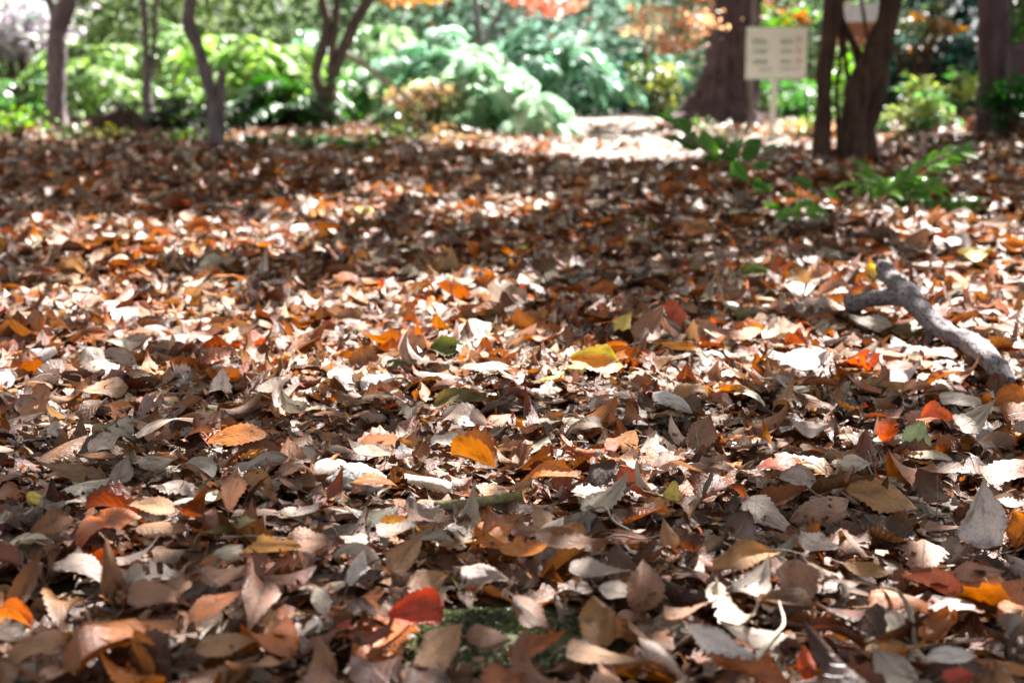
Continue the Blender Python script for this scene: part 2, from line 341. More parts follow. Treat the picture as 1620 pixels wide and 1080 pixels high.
# ---- individual leaves read off the photograph: u, v, length px, image angle, tilt to camera, width ratio, colour, extra wording
HERO = [
 (51,785,34,-20,50,.75,'yellow','small round'),(236,728,78,10,35,.6,'pale','forked'),(165,701,55,25,45,.6,'pale',''),(387,687,112,5,42,.42,'orange','long saw-edged'),
 (407,758,66,-45,60,.5,'ochre','holed'),(369,775,72,80,75,.5,'pinktan','upright pointed'),(190,754,42,80,60,.8,'grey',''),(489,856,78,10,45,.6,'mauve',''),
 (88,828,72,20,45,.6,'brown',''),(249,803,98,-8,32,.4,'tan','long'),(126,888,92,-15,18,.5,'lilac','flat'),(171,925,88,100,70,.45,'brown','upright'),
 (285,925,72,45,55,.5,'mauve',''),(228,939,92,-5,40,.55,'mauve','dull'),(73,1019,112,15,40,.45,'tan','long'),(228,1035,78,-65,70,.45,'orange','upright'),
 (515,1050,66,100,65,.55,'tan','upright'),(509,954,52,-60,60,.55,'cream',''),(33,940,78,70,65,.5,'brown','upright'),(369,868,52,15,45,.6,'cream','ragged'),
 (253,832,88,0,35,.45,'tan',''),(338,905,78,-5,32,.5,'pinktan',''),(342,1021,92,5,40,.5,'tan',''),(326,962,86,35,40,.45,'rust',''),
 (676,966,100,10,62,.66,'red','large bright'),(695,1031,118,38,60,.48,'tan','large oval'),(768,1007,72,-5,60,.6,'mauve','smooth oval'),(831,1027,92,20,55,.42,'rust','spindle shaped'),
 (841,970,80,-45,60,.5,'mauve','slanting'),(943,986,88,95,60,.75,'ochre','blunt upright'),(905,856,125,3,36,.38,'brown','long oval'),(772,844,72,-40,65,.6,'orange','slanting'),
 (752,901,76,-5,50,.62,'lilac',''),(564,901,58,70,65,.5,'white','upright'),(634,889,72,60,60,.6,'tan',''),(1017,937,88,75,65,.6,'mauve','upright'),
 (974,933,58,-10,50,.6,'cream',''),(931,901,92,-8,26,.45,'grey',''),(1066,783,28,80,60,.85,'yellow','tiny bright'),(968,703,32,30,60,.7,'scarlet','small'),
 (996,758,68,-50,60,.5,'scarlet','pointed'),(725,660,78,-5,45,.6,'lilac','broad'),(735,628,62,5,45,.5,'olive',''),(878,750,114,5,26,.3,'orange','long narrow'),
 (583,758,72,5,30,.4,'orange',''),(679,921,72,20,62,.7,'tan','mottled'),(927,1031,112,-8,36,.4,'tan','wide'),(1057,856,52,95,65,.6,'tan','small upright'),
 (870,840,64,40,50,.5,'cream','ribbed'),
 (1449,697,54,60,60,.8,'palegreen','jagged'),(1557,848,104,93,80,.74,'white','large upright'),(1308,799,122,12,42,.48,'pinktan','two-holed'),(1398,791,112,-20,42,.5,'ochre','large'),
 (1202,803,88,-40,52,.48,'pale','oblique'),(1178,884,122,8,36,.42,'ochre','long speckled'),(1263,921,78,-88,72,.85,'mauve','broad point-down'),(1271,758,62,-10,50,.7,'lilac',''),
 (1345,732,66,5,50,.55,'cream',''),(1410,1039,62,15,62,.72,'orange',''),(1602,962,80,-10,40,.5,'orange',''),(1604,831,64,90,65,.6,'orange','upright'),
 (1133,1015,114,-35,38,.42,'white','long'),(1500,1039,84,5,36,.45,'white',''),(1284,677,78,0,32,.45,'lilac',''),(1111,697,78,55,60,.5,'mauve','pointed'),
 (1581,750,122,10,36,.42,'salmon','long'),(1528,671,68,25,50,.6,'cream',''),(1606,656,64,10,60,.7,'rust',''),(1536,909,84,5,40,.45,'pinktan','curled'),
 (1373,901,78,-15,42,.45,'ochre',''),(1414,982,54,-60,60,.5,'cream','curled'),(1276,1052,62,100,70,.5,'scarlet','upright'),(1512,1068,54,5,45,.6,'red','dark'),
 (953,577,98,-12,58,.44,'gold','vivid two-tone'),(915,580,34,0,50,.7,'yellow','small'),(1070,510,62,-70,70,.5,'scarlet','upright pointed'),(1084,549,64,-3,38,.35,'gold','flat'),
 (981,523,58,60,60,.45,'yellow','dull'),(1190,432,112,5,48,.36,'green','large olive'),(1176,494,48,10,60,.7,'olive',''),(1179,526,68,5,45,.45,'orange','dull'),
 (1116,577,32,110,72,.7,'white','small triangular'),(1088,614,92,15,32,.35,'ochre','long'),(1059,629,62,-35,36,.55,'white',''),(867,523,62,-20,55,.5,'rust',''),
 (958,463,56,15,52,.5,'rust','oval'),(1026,531,78,60,60,.5,'mauve','large'),(593,601,58,5,48,.65,'white','cupped'),(556,502,48,0,58,.7,'mauve','rounded'),
 (706,551,62,0,62,.6,'green','dull'),(659,554,58,70,70,.6,'mauve','upright'),(628,577,54,-10,50,.4,'green','dark'),(436,606,62,20,45,.45,'grey',''),
 (540,590,54,-20,45,.6,'pale',''),(729,629,70,10,50,.5,'olive','wide'),(765,577,84,5,30,.35,'grey','long'),(200,502,88,-40,45,.5,'white','large'),
 (228,494,48,-30,50,.6,'salmon',''),(148,531,62,10,55,.45,'rust','arched'),(192,570,54,-30,58,.6,'lilac',''),(150,574,84,-40,45,.4,'grey','long'),
 (13,596,54,0,50,.7,'white',''),(75,557,54,0,45,.5,'white',''),(181,614,78,5,50,.5,'tan',''),(187,640,68,0,25,.35,'orange','flat'),
 (207,544,80,10,35,.4,'grey',''),(114,598,48,0,60,.5,'dark','arched'),(1277,572,92,10,48,.5,'white','jagged'),(1389,513,78,-10,42,.45,'cream',''),
 (1438,520,62,0,50,.6,'olive',''),(1423,598,64,12,40,.4,'white','saw-edged'),(1417,583,62,10,50,.5,'rust','dark'),(1412,559,48,-5,40,.5,'orange','curled'),
 (1445,554,62,0,50,.6,'tan',''),(1508,453,54,-30,55,.6,'gold','ragged'),(1539,422,74,5,45,.5,'yellow','bright'),(1606,391,54,0,50,.6,'orange','bright'),
 (1516,386,48,-50,50,.5,'white','slender'),(1532,505,48,0,60,.7,'orange',''),(1508,632,78,5,42,.45,'cream','cupped'),(1604,634,60,5,55,.7,'orange','dull'),
 (1464,419,48,5,50,.5,'tan','oval'),(1270,456,78,10,42,.4,'white','wide'),(1327,458,62,-5,45,.45,'pinktan',''),(1379,432,38,-60,70,.5,'yellow','narrow upright'),
 (502,338,36,0,50,.5,'gold','distant'),(582,333,34,-10,50,.5,'yellow','distant'),(1153,414,22,0,60,.6,'scarlet','small'),
]
HERO = [h for h in HERO]

# ------------------------------------------------------------------ trees' canopy shade: where sun patches fall (photo rows and columns)
PATCH = [(965,243,140,13),(900,212,60,8),(1060,225,60,14),(1290,226,80,12),(1480,215,60,10),(530,345,75,13),(770,345,85,12),(640,318,60,7),(250,395,190,22),(420,415,60,14),
 (180,505,190,38),(330,540,130,26),(640,492,150,26),(740,478,80,18),(620,560,190,24),(460,575,90,30),(40,600,110,40),(120,560,90,20),(20,650,90,20),(200,620,60,12),(560,625,160,22),(860,615,150,26),
 (940,590,50,12),(1060,620,110,20),(1275,575,80,24),(1420,600,140,26),(1480,500,120,40),(1590,520,80,50),(1570,400,110,40),(1300,455,110,16),(1540,450,90,20),(1120,575,40,14),
 (1590,620,60,20),(870,775,170,30),(700,820,90,26),(560,790,70,22),(600,745,90,14),(410,755,40,14),(980,740,80,16),(1130,800,60,14),(1240,770,60,12),(565,895,28,16),(640,870,50,16),(1560,790,80,14),(1610,830,40,30),
 (1440,700,40,10),(1560,870,40,20),(170,480,60,14),(1280,345,30,10),(90,655,60,8),(350,735,40,8), (120,700,70,9), (250,740,50,8), (60,760,40,8), (150,850,45,9), (330,860,40,10), (200,960,40,8), (430,930,50,9), (460,1010,30,8), (760,905,40,9), (880,935,45,7), (1010,870,40,10), (1100,905,40,9), (1220,940,45,8), (1340,900,40,9), (1450,1000,50,9), (1120,1010,40,9), (1330,1010,30,9), (1500,930,35,8), (1180,720,60,9), (1330,700,60,10), (820,700,50,8), (480,690,60,10), (960,1020,35,8), (80,1030,40,9), (640,1040,30,8), (1580,1010,30,9),(1190,600,60,12)]
_pe = []
for (u, v, ru, rv) in PATCH:
    c0 = on_ground(u, v); a = on_ground(u, max(v - rv, HORIZ + 60)); b = on_ground(u, v + rv); r_ = on_ground(u + ru, v)
    _pe.append((c0.x, (a.y + b.y) / 2, max(r_.x - c0.x, .03), max((a.y - b.y) / 2, .05)))
_pe = np.array(_pe)
_nw = [(rng.uniform(0, 6.28), rng.uniform(0, 6.28), rng.uniform(4, 22)) for _ in range(16)]
def sun_mask(x, y):
    """1 where the photograph's ground is sunlit"""
    d = ((x[:, None] - _pe[None, :, 0]) / _pe[None, :, 2]) ** 2 + ((y[:, None] - _pe[None, :, 1]) / _pe[None, :, 3]) ** 2
    m = np.exp(-(d / 1.3) ** 1.8 * .7).max(1)
    nz = np.zeros(len(x))
    for th, ph, k in _nw: nz += np.sin(k * (x * math.cos(th) + .6 * y * math.sin(th)) + ph)
    nz /= 4.0
    m = m * (1 + .35 * nz)
    u = 810 + FPX * x / np.maximum(y, .5)
    back = np.maximum(smooth(y, 12.0, 13.2), smooth(y, 11.5, 12.1) * (np.abs(u - 800) < 125))
    bm = np.clip(1.1 + .7 * nz - 1.0 * smooth(u, 1380, 1430) * (1 - .5 * smooth(y, 13, 12)) - .55 * smooth(u, 1080, 1000) * 0 - .6 * np.exp(-((u - 180) / 120) ** 2) - .7 * np.exp(-((u - 1130) / 60) ** 2) + 1.2 * np.exp(-((u - 780) / 150) ** 2) - 1.6 * np.exp(-((u - 955) / 75) ** 2 - ((y - 14.2) / 1.3) ** 2) + .5 * np.exp(-((u - 400) / 90) ** 2) - 1.3 * np.exp(-((u - 300) / 190) ** 2 - ((y - 14.0) / 1.2) ** 2), 0, 1)
    return m * (1 - back) + bm * back

# ------------------------------------------------------------------ the ground
def grid_axis(lo, hi, fine_lo, fine_hi, fine, coarse):
    return np.unique(np.concatenate([np.arange(lo, fine_lo, coarse), np.arange(fine_lo, fine_hi, fine), np.arange(fine_hi, hi + .1, coarse)]))
gx = grid_axis(-150, 150, -7, 7, .12, 3.0); gy = grid_axis(-60, 240, 0, 18, .12, 3.0)
X, Y = np.meshgrid(gx, gy, indexing='ij'); Z = height(X, Y)
V = np.stack([X, Y, Z], -1).reshape(-1, 3); i, j = np.meshgrid(np.arange(len(gx) - 1), np.arange(len(gy) - 1), indexing='ij'); k = len(gy)
F = np.stack([i * k + j, (i + 1) * k + j, (i + 1) * k + j + 1, i * k + j + 1], -1).reshape(-1, 4)
tag(mesh_obj('ground', V, F, M_SOIL), kind='structure')
# path: a pale earth clearing and the track leading away from it
def path_edges(y):
    """left and right edge of the trodden earth at a given distance"""
    c = np.interp(y, [10.3, 11.3, 12.5, 14, 17, 21, 26], [.95, .85, .95, 1.0, 1.1, 1.6, 2.6]); h = np.interp(y, [10.3, 10.8, 11.6, 12.4, 14, 17, 21, 26], [.15, .62, .66, .6, .55, .7, .8, .8])
    r_ = np.interp(y, [10.3, 11, 12, 13.4, 14.6, 16], [.0, .15, 1.1, 1.2, .5, .0])
    return c - h, c + h + r_
ys = np.linspace(10.3, 26, 90); nx = 24; V = []; 
for y_ in ys:
    a, b = path_edges(y_); w_ = .05 * math.sin(y_ * 5) + .04 * math.sin(y_ * 11)
    xs = np.linspace(a + w_, b + w_ * .7, nx); V.append(np.stack([xs, np.full(nx, y_), height(xs, y_) + .012], -1))
V = np.array(V).reshape(-1, 3); i, j = np.meshgrid(np.arange(len(ys) - 1), np.arange(nx - 1), indexing='ij')
F = np.stack([i * nx + j, i * nx + j + 1, (i + 1) * nx + j + 1, (i + 1) * nx + j], -1).reshape(-1, 4)
tag(mesh_obj('path', V, F, M_PATH), kind='structure')

# ------------------------------------------------------------------ leaf placement
THICK = .040
def in_ellipse(x, y, c, rx, ry): return ((x - c[0]) / rx) ** 2 + ((y - c[1]) / ry) ** 2 < 1
stone_c = on_ground(790, 1015); pebble_c = on_ground(566, 792); hollow_c = on_ground(1262, 398)
def make_params(n, rg, near=True):
    L = rg.uniform(.068, .122, n) * np.where(rg.random(n) < .15, .75, 1); Wd = L * rg.uniform(.36, .60, n)
    psi = rg.uniform(0, 2 * math.pi, n)
    tau = np.where(rg.random(n) < .86, np.abs(rg.normal(0, R(11), n)), rg.uniform(R(14), R(48), n)); phi = rg.uniform(0, 2 * math.pi, n)
    sg = np.where(rg.random(n) < .5, 1.0, -1.0)
    kl = sg * np.abs(rg.normal(0, 13, n)); kc = np.where(rg.random(n) < .7, 1, -1) * sg * np.where(rg.random(n) < .2, rg.uniform(35, 80, n), np.abs(rg.normal(0, 17, n))); tw = rg.normal(0, 9, n)
    fold = -sg * np.where(rg.random(n) < .12, rg.uniform(.7, 1.6, n), np.abs(rg.normal(0, .25, n))); ser = rg.uniform(.03, .13, n); rip = np.abs(rg.normal(0, .05, n)) + .005
    return L, Wd, psi, tau, phi, kl, kc, tw, fold, ser, rip
def colours(n, rg):
    idx = rg.choice(len(MIXN), n, p=MIXP); c = CT[idx] * rg.uniform(.5, 1.3, (n, 1)) * rg.uniform(.93, 1.07, (n, 3))
    return idx, np.clip(c, .01, .8)

# individuals: heroes first, then fill the near surface on a loose lattice of the ground, as it shows
rgi = np.random.default_rng(5)
cand = []
hu = np.array([(h[0], h[1], h[2]) for h in HERO], float)
pts = [tuple(x) for x in hu.tolist()]
target = 300 - len(HERO)
fill = []; tries = 0
while len(fill) < target and tries < 60000:
    tries += 1
    v = 600 + 485 * rgi.random() ** .80; u = rgi.uniform(-15, 1635)
    ln = 95 * (v - 60) / 940 * rgi.uniform(.8, 1.2); need = .43 * (1 - tries / 90000)
    ok = True
    for (a, b, l) in pts:
        if abs(a - u) < need * (l + ln) and abs(b - v) < need * .52 * (l + ln): ok = False; break
    p = on_ground(u, v, THICK)
    if ok and (in_ellipse(p.x, p.y, stone_c, .20, .13) or in_ellipse(u, v, (676, 1000), 95, 70) or in_ellipse(u, v, (1557, 880), 60, 60) or in_ellipse(u, v, (755, 815), 95, 28)): ok = False
    if ok and in_ellipse(p.x, p.y - 0 + .03, pebble_c, .085, .11): ok = False
    if not ok: continue
    pts.append((u, v, ln)); fill.append((u, v, ln))
inds = []   # dicts
for h in HERO:
    u, v, ln, ang, tl, wr, ck, word = h
    p = on_ground(u, v, THICK + .012); _, _, dep = project(p); dep = float(dep); ppm = FPX / dep
    view = math.atan2(CAM_H, p.y); tl_ = R(tl) * (.92 if 'upright' in word or ck in ('red', 'gold', 'palegreen') else .72); th = R(ang); kf = math.sin(min(tl_ + view, R(90)))
    ax, ay = math.cos(th), math.sin(th) / kf; nl = math.hypot(ax, ay)
    L = ln / ppm * nl
    L = min(L, .135)
    along = Vector((ax / nl, ay / nl * math.cos(tl_), ay / nl * math.sin(tl_))); nrm = Vector((0, -math.sin(tl_), math.cos(tl_)))
    roll = Matrix.Rotation(rgi.normal(0, .15), 3, 'Z'); along = roll @ along; nrm = roll @ nrm
    across = along.cross(nrm)
    Rm = np.array([[across[i], along[i], nrm[i]] for i in range(3)])
    sg = 1 if rgi.random() < .5 else -1
    wd = L * wr * (1 / (1 + .0)) 
    c = np.array(COL[ck]) * rgi.uniform(.92, 1.1)
    drop = abs(along.z) * L * .5 + abs(across.z) * wd * .5
    inds.append(dict(pos=np.array(p) + np.array((0, 0, max(0, drop * .55 - .012))), R=Rm, L=L, W=wd, kl=sg * abs(rgi.normal(0, 8)), kc=sg * abs(rgi.normal(0, 11)), tw=rgi.normal(0, 5), fold=-sg * abs(rgi.normal(.1, .12)),
                     ser=.06, rip=.012 + abs(rgi.normal(0, .03)), col=c, key=ck, word=word, tilt=tl, hero=True, uv=(u, v), round=1.0 if word.startswith(('small round', 'tiny')) else 0.0))
for (u, v, ln) in fill:
    L, Wd, psi, tau, phi, kl, kc, tw, fold, ser, rip = [float(a[0]) for a in make_params(1, rgi)]
    tau = min(tau, R(34))
    idx, c = colours(1, rgi); p = on_ground(u, v, THICK + .004); L = min(max(L, .07), .098); Wd = min(Wd, .052)
    Rm = frames(np.array([psi]), np.array([tau]), np.array([phi]))[0]
    word = 'tilted' if tau > R(28) else ('strongly curled' if abs(kc) > 30 else ('curled' if abs(kc) > 13 or abs(kl) > 14 else ('flat' if tau < R(12) else 'slightly raised')))
    inds.append(dict(pos=np.array(p) + np.array((0, 0, math.sin(tau) * L * .22)), R=Rm, L=L, W=Wd, kl=kl, kc=kc, tw=tw, fold=fold, ser=ser, rip=rip, col=c[0], key=MIXN[int(idx[0])], word=word, tilt=math.degrees(tau), hero=False, uv=(u, v), round=0.0))

# labels: colour and form, then where it lies against something one can find
LAND = [('the large bright red leaf', 676, 966), ('the mossy stone', 800, 1030), ('the speckled grey stone', 566, 790), ('the forked grey branch', 1470, 500),
        ('the two-holed pinkish leaf', 1308, 799), ('the large upright whitish leaf', 1557, 848), ('the jagged pale green leaf', 1449, 697), ('the vivid golden orange leaf', 953, 577),
        ('the moss-covered twig', 755, 795), ('the small round yellow leaf', 51, 785), ('the long saw-edged orange leaf', 387, 687), ('the tiny bright yellow leaf', 1066, 783),
        ('the thin bent twig', 1430, 965), ('the holed ochre leaf', 407, 758), ('the orange leaf standing lowest at left', 228, 1035), ('the leafy seedling', 1250, 390), ('the large whitish leaf at left', 200, 502)]
FIX = {(676, 966): 'large bright red leaf lying against the dark mossy stone', (1308, 799): 'large pinkish tan leaf with two round dark holes near its left end',
       (1557, 848): 'large whitish leaf standing upright near the right edge', (1449, 697): 'jagged pale green leaf, the only pale green one in the litter',
       (953, 577): 'vivid golden orange leaf with a yellow edge in the middle of the litter', (51, 785): 'small round yellow leaf lying near the left edge',
       (387, 687): 'long saw-edged orange leaf lying above the speckled grey stone to its left', (1066, 783): 'tiny bright yellow leaf in shade beside the sunlit litter',
       (407, 758): 'ochre leaf full of small holes between two tan leaves left of the grey stone', (228, 1035): 'orange leaf standing upright, lowest of the orange leaves at left',
       (200, 502): 'large whitish sunlit leaf at left beside a salmon coloured leaf', (1190, 432): 'large dull green leaf lying in front of the leafy seedling',
       (502, 338): 'distant golden orange leaf, left one of two bright leaves far back', (582, 333): 'distant yellow leaf, right one of two bright leaves far back'}
def where(u, v):
    best = None
    for (nm, a, b) in LAND:
        d = math.hypot(u - a, (v - b) * 1.7)
        if d > 22 and (best is None or d < best[0]): best = (d, nm, a, b)
    d, nm, a, b = best; dx, dy = u - a, (v - b) * 1.7
    if abs(dx) > 2.2 * abs(dy): r_ = 'left of' if dx < 0 else 'right of'
    elif abs(dy) > 2.2 * abs(dx): r_ = 'in front of' if dy > 0 else 'behind'
    else: r_ = ('in front, ' if dy > 0 else 'behind, ') + ('left of' if dx < 0 else 'right of')
    return d, f'{r_} {nm}'
groups = {}
for k, l in enumerate(inds):
    if l['uv'] in FIX: l['label'] = FIX[l['uv']]; continue
    d, w_ = where(*l['uv']); base = (l['word'] + ' ' if l['word'] else '') + WORD[l['key']] + ' leaf'
    groups.setdefault((base, w_), []).append((d, k))
ORD = ['nearest', 'second nearest', 'third nearest', 'fourth nearest', 'fifth nearest', 'sixth nearest', 'seventh nearest', 'eighth nearest']
for (base, w_), ls in groups.items():
    ls.sort()
    for r_, (d, k) in enumerate(ls):
        inds[k]['label'] = f'{base} {w_}' if len(ls) == 1 else f'{ORD[r_]} {base} {w_}'

def one_leaf(l, rg):
    P, F, UV = leaf_batch(np.array([l['pos']]), np.array([l['R']]), np.array([l['L']]), np.array([l['W']]), 22, 8, np.array([l['kl']]), np.array([l['kc']]), np.array([l['tw']]),
                          np.array([l['fold']]), np.array([l['ser']]), np.array([l['rip']]), rg, round_=l['round'])
    rnd = np.array([rg.random()]); kc_ = bcol(l['col'][None], rnd, P.shape[1]); 
    if 'two-tone' in l['word']: kc_[UV[0, :, 0] < .28, :3] = COL['yellow']
    if l['word'] == 'two-holed' or l['word'] == 'holed':
        U = UV[0]; hol = [(.30, .60), (.62, .52)] if l['word'] == 'two-holed' else [(.3, .4), (.65, .5), (.4, .65), (.7, .7), (.35, .25)]
        qu = U[F]; cen = qu.mean(1); kill = np.zeros(len(F), bool)
        for (a, b) in hol:
            d = np.hypot((cen[:, 0] - a) * .9, (cen[:, 1] - b) * 1.0); kill[np.argmin(d)] = True
        F = F[~kill]
    if not l['hero'] and rg.random() < .3:
        e = np.tile(np.arange(8), 22)[:len(F)]; F = F[(rg.random(len(F)) > .10) | ((e != 0) & (e != 7))]
    o = mesh_obj('leaf', P[0], F, M_LEAF, uv=UV[0], col=kc_, loc=l['pos'])
    tag(o, l['label'], 'leaf', 'fallen leaves lying on top of the litter')
    if l['hero'] and l['tilt'] > 40 or rg.random() < .5:
        Q, F2, U2 = stalks(P, 9, np.array([l['R']]), np.array([rg.uniform(.010, .024)]), rg, 22)
        mesh_obj('stalk', Q[0] - l['pos'], F2, M_LEAF, parent=o, uv=U2, col=np.tile([.22, .12, .06, .5], (12, 1)))
    return o
rgl = np.random.default_rng(21)
for l in inds: one_leaf(l, rgl)

# the rest of the litter: nobody could count it
def litter(y0, y1, dens, nu, nv, rg, zspread, stalk=0.0, sizef=1.0):
    wmax = .44 * y1 + 1.6; area_n = int(dens * 2 * wmax * (y1 - y0)); y = rg.uniform(y0, y1, area_n); x = rg.uniform(-1, 1, area_n) * wmax
    k_ = np.abs(x) < .44 * y + 1.6; x, y = x[k_], y[k_]; area_n = len(x)
    keep = ~in_ellipse(x, y, stone_c, .15, .075) & ~in_ellipse(x, y, pebble_c, .055, .05) & ~(in_ellipse(x, y, hollow_c, .17, .16) & (rg.random(area_n) < .9))
    a, b = path_edges(y); onp = (y > 10.3) & (x > a + .16 * rg.normal(size=area_n)) & (x < b + .16 * rg.normal(size=area_n)); keep &= ~onp | (rg.random(area_n) < .13)
    x, y = x[keep], y[keep]; n = len(x)
    L, Wd, psi, tau, phi, kl, kc, tw, fold, ser, rip = make_params(n, rg); L = L * sizef; Wd = Wd * sizef
    if y1 > 3.4: tau = tau * .8; kc = kc * .8; kl = kl * .75
    z = height(x, y) + rg.random(n) ** .8 * zspread + np.sin(tau) * L * .18
    # keep leaves in front of an individual leaf low
    for l in inds:
        if l['pos'][1] > y1 + .3 or l['pos'][1] < y0 - .3: continue
        dx = np.abs(x - l['pos'][0]); dy = l['pos'][1] - y
        m = (dx < l['L'] * .55) & (dy > -l['L'] * .5) & (dy < l['L'] * 1.1)
        z[m] = np.minimum(z[m], height(x[m], y[m]) + .010); tau[m] = np.minimum(tau[m], R(14)); kc[m] *= .4; kl[m] *= .4
    idx, c = colours(n, rg); low = (z - height(x, y)) < zspread * .58; c[low] = c[low] * .45 + np.array([.02, .008, .003])   # lower leaves coloured darker, painting shade into the gaps between leaves
    Rm = frames(psi, tau, phi); pos = np.stack([x, y, z], -1)
    P, F, UV = leaf_batch(pos, Rm, L, Wd, nu, nv, kl, kc, tw, fold, ser, rip, rg)
    if nu >= 12:      # torn and eaten margins
        li = np.repeat(np.arange(n), nu * nv); fj = np.tile(np.tile(np.arange(nv), nu), n); edge = (fj == 0) | (fj == nv - 1)
        F = F[rg.random(len(F)) > np.where(rg.random(n) < .35, 1., .1)[li] * np.where(edge, .10, .012)]
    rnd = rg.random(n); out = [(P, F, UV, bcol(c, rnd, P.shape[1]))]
    if stalk:
        m = rg.random(n) < stalk; Q, F2, U2 = stalks(P[m], nv + 1, Rm[m], rg.uniform(.01, .024, m.sum()), rg, nu)
        out.append((Q, F2, U2, np.tile([.22, .12, .06, .5], (m.sum() * 12, 1))))
    return out
rgq = np.random.default_rng(77)
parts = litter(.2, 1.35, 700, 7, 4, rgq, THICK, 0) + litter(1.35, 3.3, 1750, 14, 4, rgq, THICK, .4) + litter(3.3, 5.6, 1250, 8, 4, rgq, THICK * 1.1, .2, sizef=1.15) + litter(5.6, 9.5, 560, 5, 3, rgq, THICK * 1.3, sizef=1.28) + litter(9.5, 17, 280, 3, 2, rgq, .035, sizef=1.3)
n = 16000; y = np.sqrt(rgq.uniform(1.35 ** 2, 4.2 ** 2, n)); x = rgq.uniform(-1, 1, n) * (.44 * y + .3); Lx = rgq.uniform(.006, .022, n)   # crumbs and torn scraps
P, F, UV = leaf_batch(np.stack([x, y, height(x, y) + rgq.uniform(.015, THICK + .012, n)], -1), frames(rgq.uniform(0, 6.28, n), rgq.uniform(0, R(70), n), rgq.uniform(0, 6.28, n)), Lx, Lx * rgq.uniform(.2, .9, n), 4, 2, rgq.normal(0, 30, n), rgq.normal(0, 30, n), np.zeros(n), np.zeros(n), np.full(n, .25), np.full(n, .05), rgq)
parts.append((P, F, UV, bcol(colours(n, rgq)[1], rgq.random(n), P.shape[1])))
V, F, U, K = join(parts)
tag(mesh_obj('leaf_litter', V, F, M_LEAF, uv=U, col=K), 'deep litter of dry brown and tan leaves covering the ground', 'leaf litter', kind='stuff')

# ------------------------------------------------------------------ stones, branch, twigs
def blob(c, r_, seed, su=40, sv=20, rough=.08):
    rg = np.random.default_rng(seed); ks = [(rg.normal(size=3) * f, rg.uniform(0, 6.28), a) for f, a in ((1.5, 1), (3, .6), (6, .35), (12, .2)) for _ in range(3)]
    V = []; F = []
    for i in range(sv + 1):
        th = math.pi * i / sv
        for j in range(su):
            ph = 2 * math.pi * j / su; d = np.array((math.sin(th) * math.cos(ph), math.sin(th) * math.sin(ph), math.cos(th)))
            f = 1 + rough * sum(a * math.sin(k.dot(d) + p) for k, p, a in ks); V.append(np.array(c) + d * np.array(r_) * f)
    for i in range(sv):
        for j in range(su): F.append((i * su + j, (i + 1) * su + j, (i + 1) * su + (j + 1) % su, i * su + (j + 1) % su))
    return np.array(V), F
v_, f_ = blob((stone_c.x, stone_c.y - .01, stone_c.z - .012), (.19, .105, .042), 3)
o = mesh_obj('mossy_stone', v_, f_, M_MOSS, loc=stone_c); tag(o, 'dark flat stone coated in green moss, half buried beneath leaves', 'stone')
# moss tufts on it
rgm = np.random.default_rng(9); n = 5200; a = rgm.uniform(0, 6.28, n); r1 = np.sqrt(rgm.random(n)) * .97
mx_, my_ = stone_c.x + .19 * r1 * np.cos(a), stone_c.y - .01 + .105 * r1 * np.sin(a); mz = stone_c.z - .012 + .041 * np.sqrt(1 - r1 ** 2)
Lm = rgm.uniform(.004, .010, n); P, F, UV = leaf_batch(np.stack([mx_, my_, mz], -1), frames(rgm.uniform(0, 6.28, n), rgm.uniform(0, R(80), n), rgm.uniform(0, 6.28, n)), Lm, Lm * .4, 2, 1, *[np.zeros(n)] * 6, rgm)
cm = np.stack([rgm.uniform(.012, .05, n), rgm.uniform(.02, .062, n), rgm.uniform(.004, .012, n)], -1)
child('moss', P.reshape(-1, 3), F, M_GREEN, o, uv=UV.reshape(-1, 2), col=bcol(cm, rgm.random(n), P.shape[1]))
v_, f_ = blob((pebble_c.x, pebble_c.y, pebble_c.z + .034), (.044, .036, .020), 8, rough=.13)
tag(mesh_obj('stone', v_, f_, M_STONE, loc=pebble_c), 'speckled grey stone poking out between sunlit leaves', 'stone')

def thing_tubes(name, tubes, mat, label, cat, group=None):
    v, f = merge(tubes); return tag(mesh_obj(name, v, f, mat, loc=v[0]), label, cat, group)
def pt(u, v, dz, r): p = on_ground(u, v, dz); return (p.x, p.y, p.z, r)
# forked branch lying on the litter
B0 = on_ground(1640, 622, .035); B1 = on_ground(1398, 470, .045)
Bp = [at(1652, 632, B0.y), None]
def lerp(a, b, t): return a + (b - a) * t
ya, yb = on_ground(1600, 600, .075).y, on_ground(1400, 468, .085).y
main = [(*at(1600, 604, ya + .0), .010), (*at(1578, 580, ya + .08), .022), (*at(1545, 550, lerp(ya, yb, .35)), .028), (*at(1505, 530, lerp(ya, yb, .5)), .024), (*at(1468, 503, lerp(ya, yb, .65)), .026), (*at(1436, 466, lerp(ya, yb, .8)), .029), (*at(1410, 440, lerp(ya, yb, .95)), .024), (*at(1400, 426, yb + .0), .024), (*at(1392, 417, yb + .03), .012)]
fork = [(*at(1436, 474, lerp(ya, yb, .8)), .020), (*at(1405, 470, lerp(ya, yb, .86)), .023), (*at(1372, 474, lerp(ya, yb, .9)), .021), (*at(1342, 482, lerp(ya, yb, .88)), .024)]
br = thing_tubes('fallen_branch', [tube(main, 24, 9, .06, seed=4)], M_BRANCH, 'thick grey forked branch with dark specks lying on the leaves at right', 'branch')
v_, f_ = tube(fork, 18, 8, .035, seed=5); child('side_branch', v_, f_, M_BRANCH, br)
def twig(pts, mat, label, seed=0, seg=7): return thing_tubes('twig', [tube([pt(*p) for p in pts], seg, 5, .10, seed=seed)], mat, label, 'twig', 'twigs lying among the leaves')
twig([(690, 800, .045, .009), (730, 799, .05, .0085), (775, 792, .055, .009), (822, 786, .05, .007)], M_MOSSTWIG, 'short moss-covered twig lying right of the speckled grey stone', 1, 12)
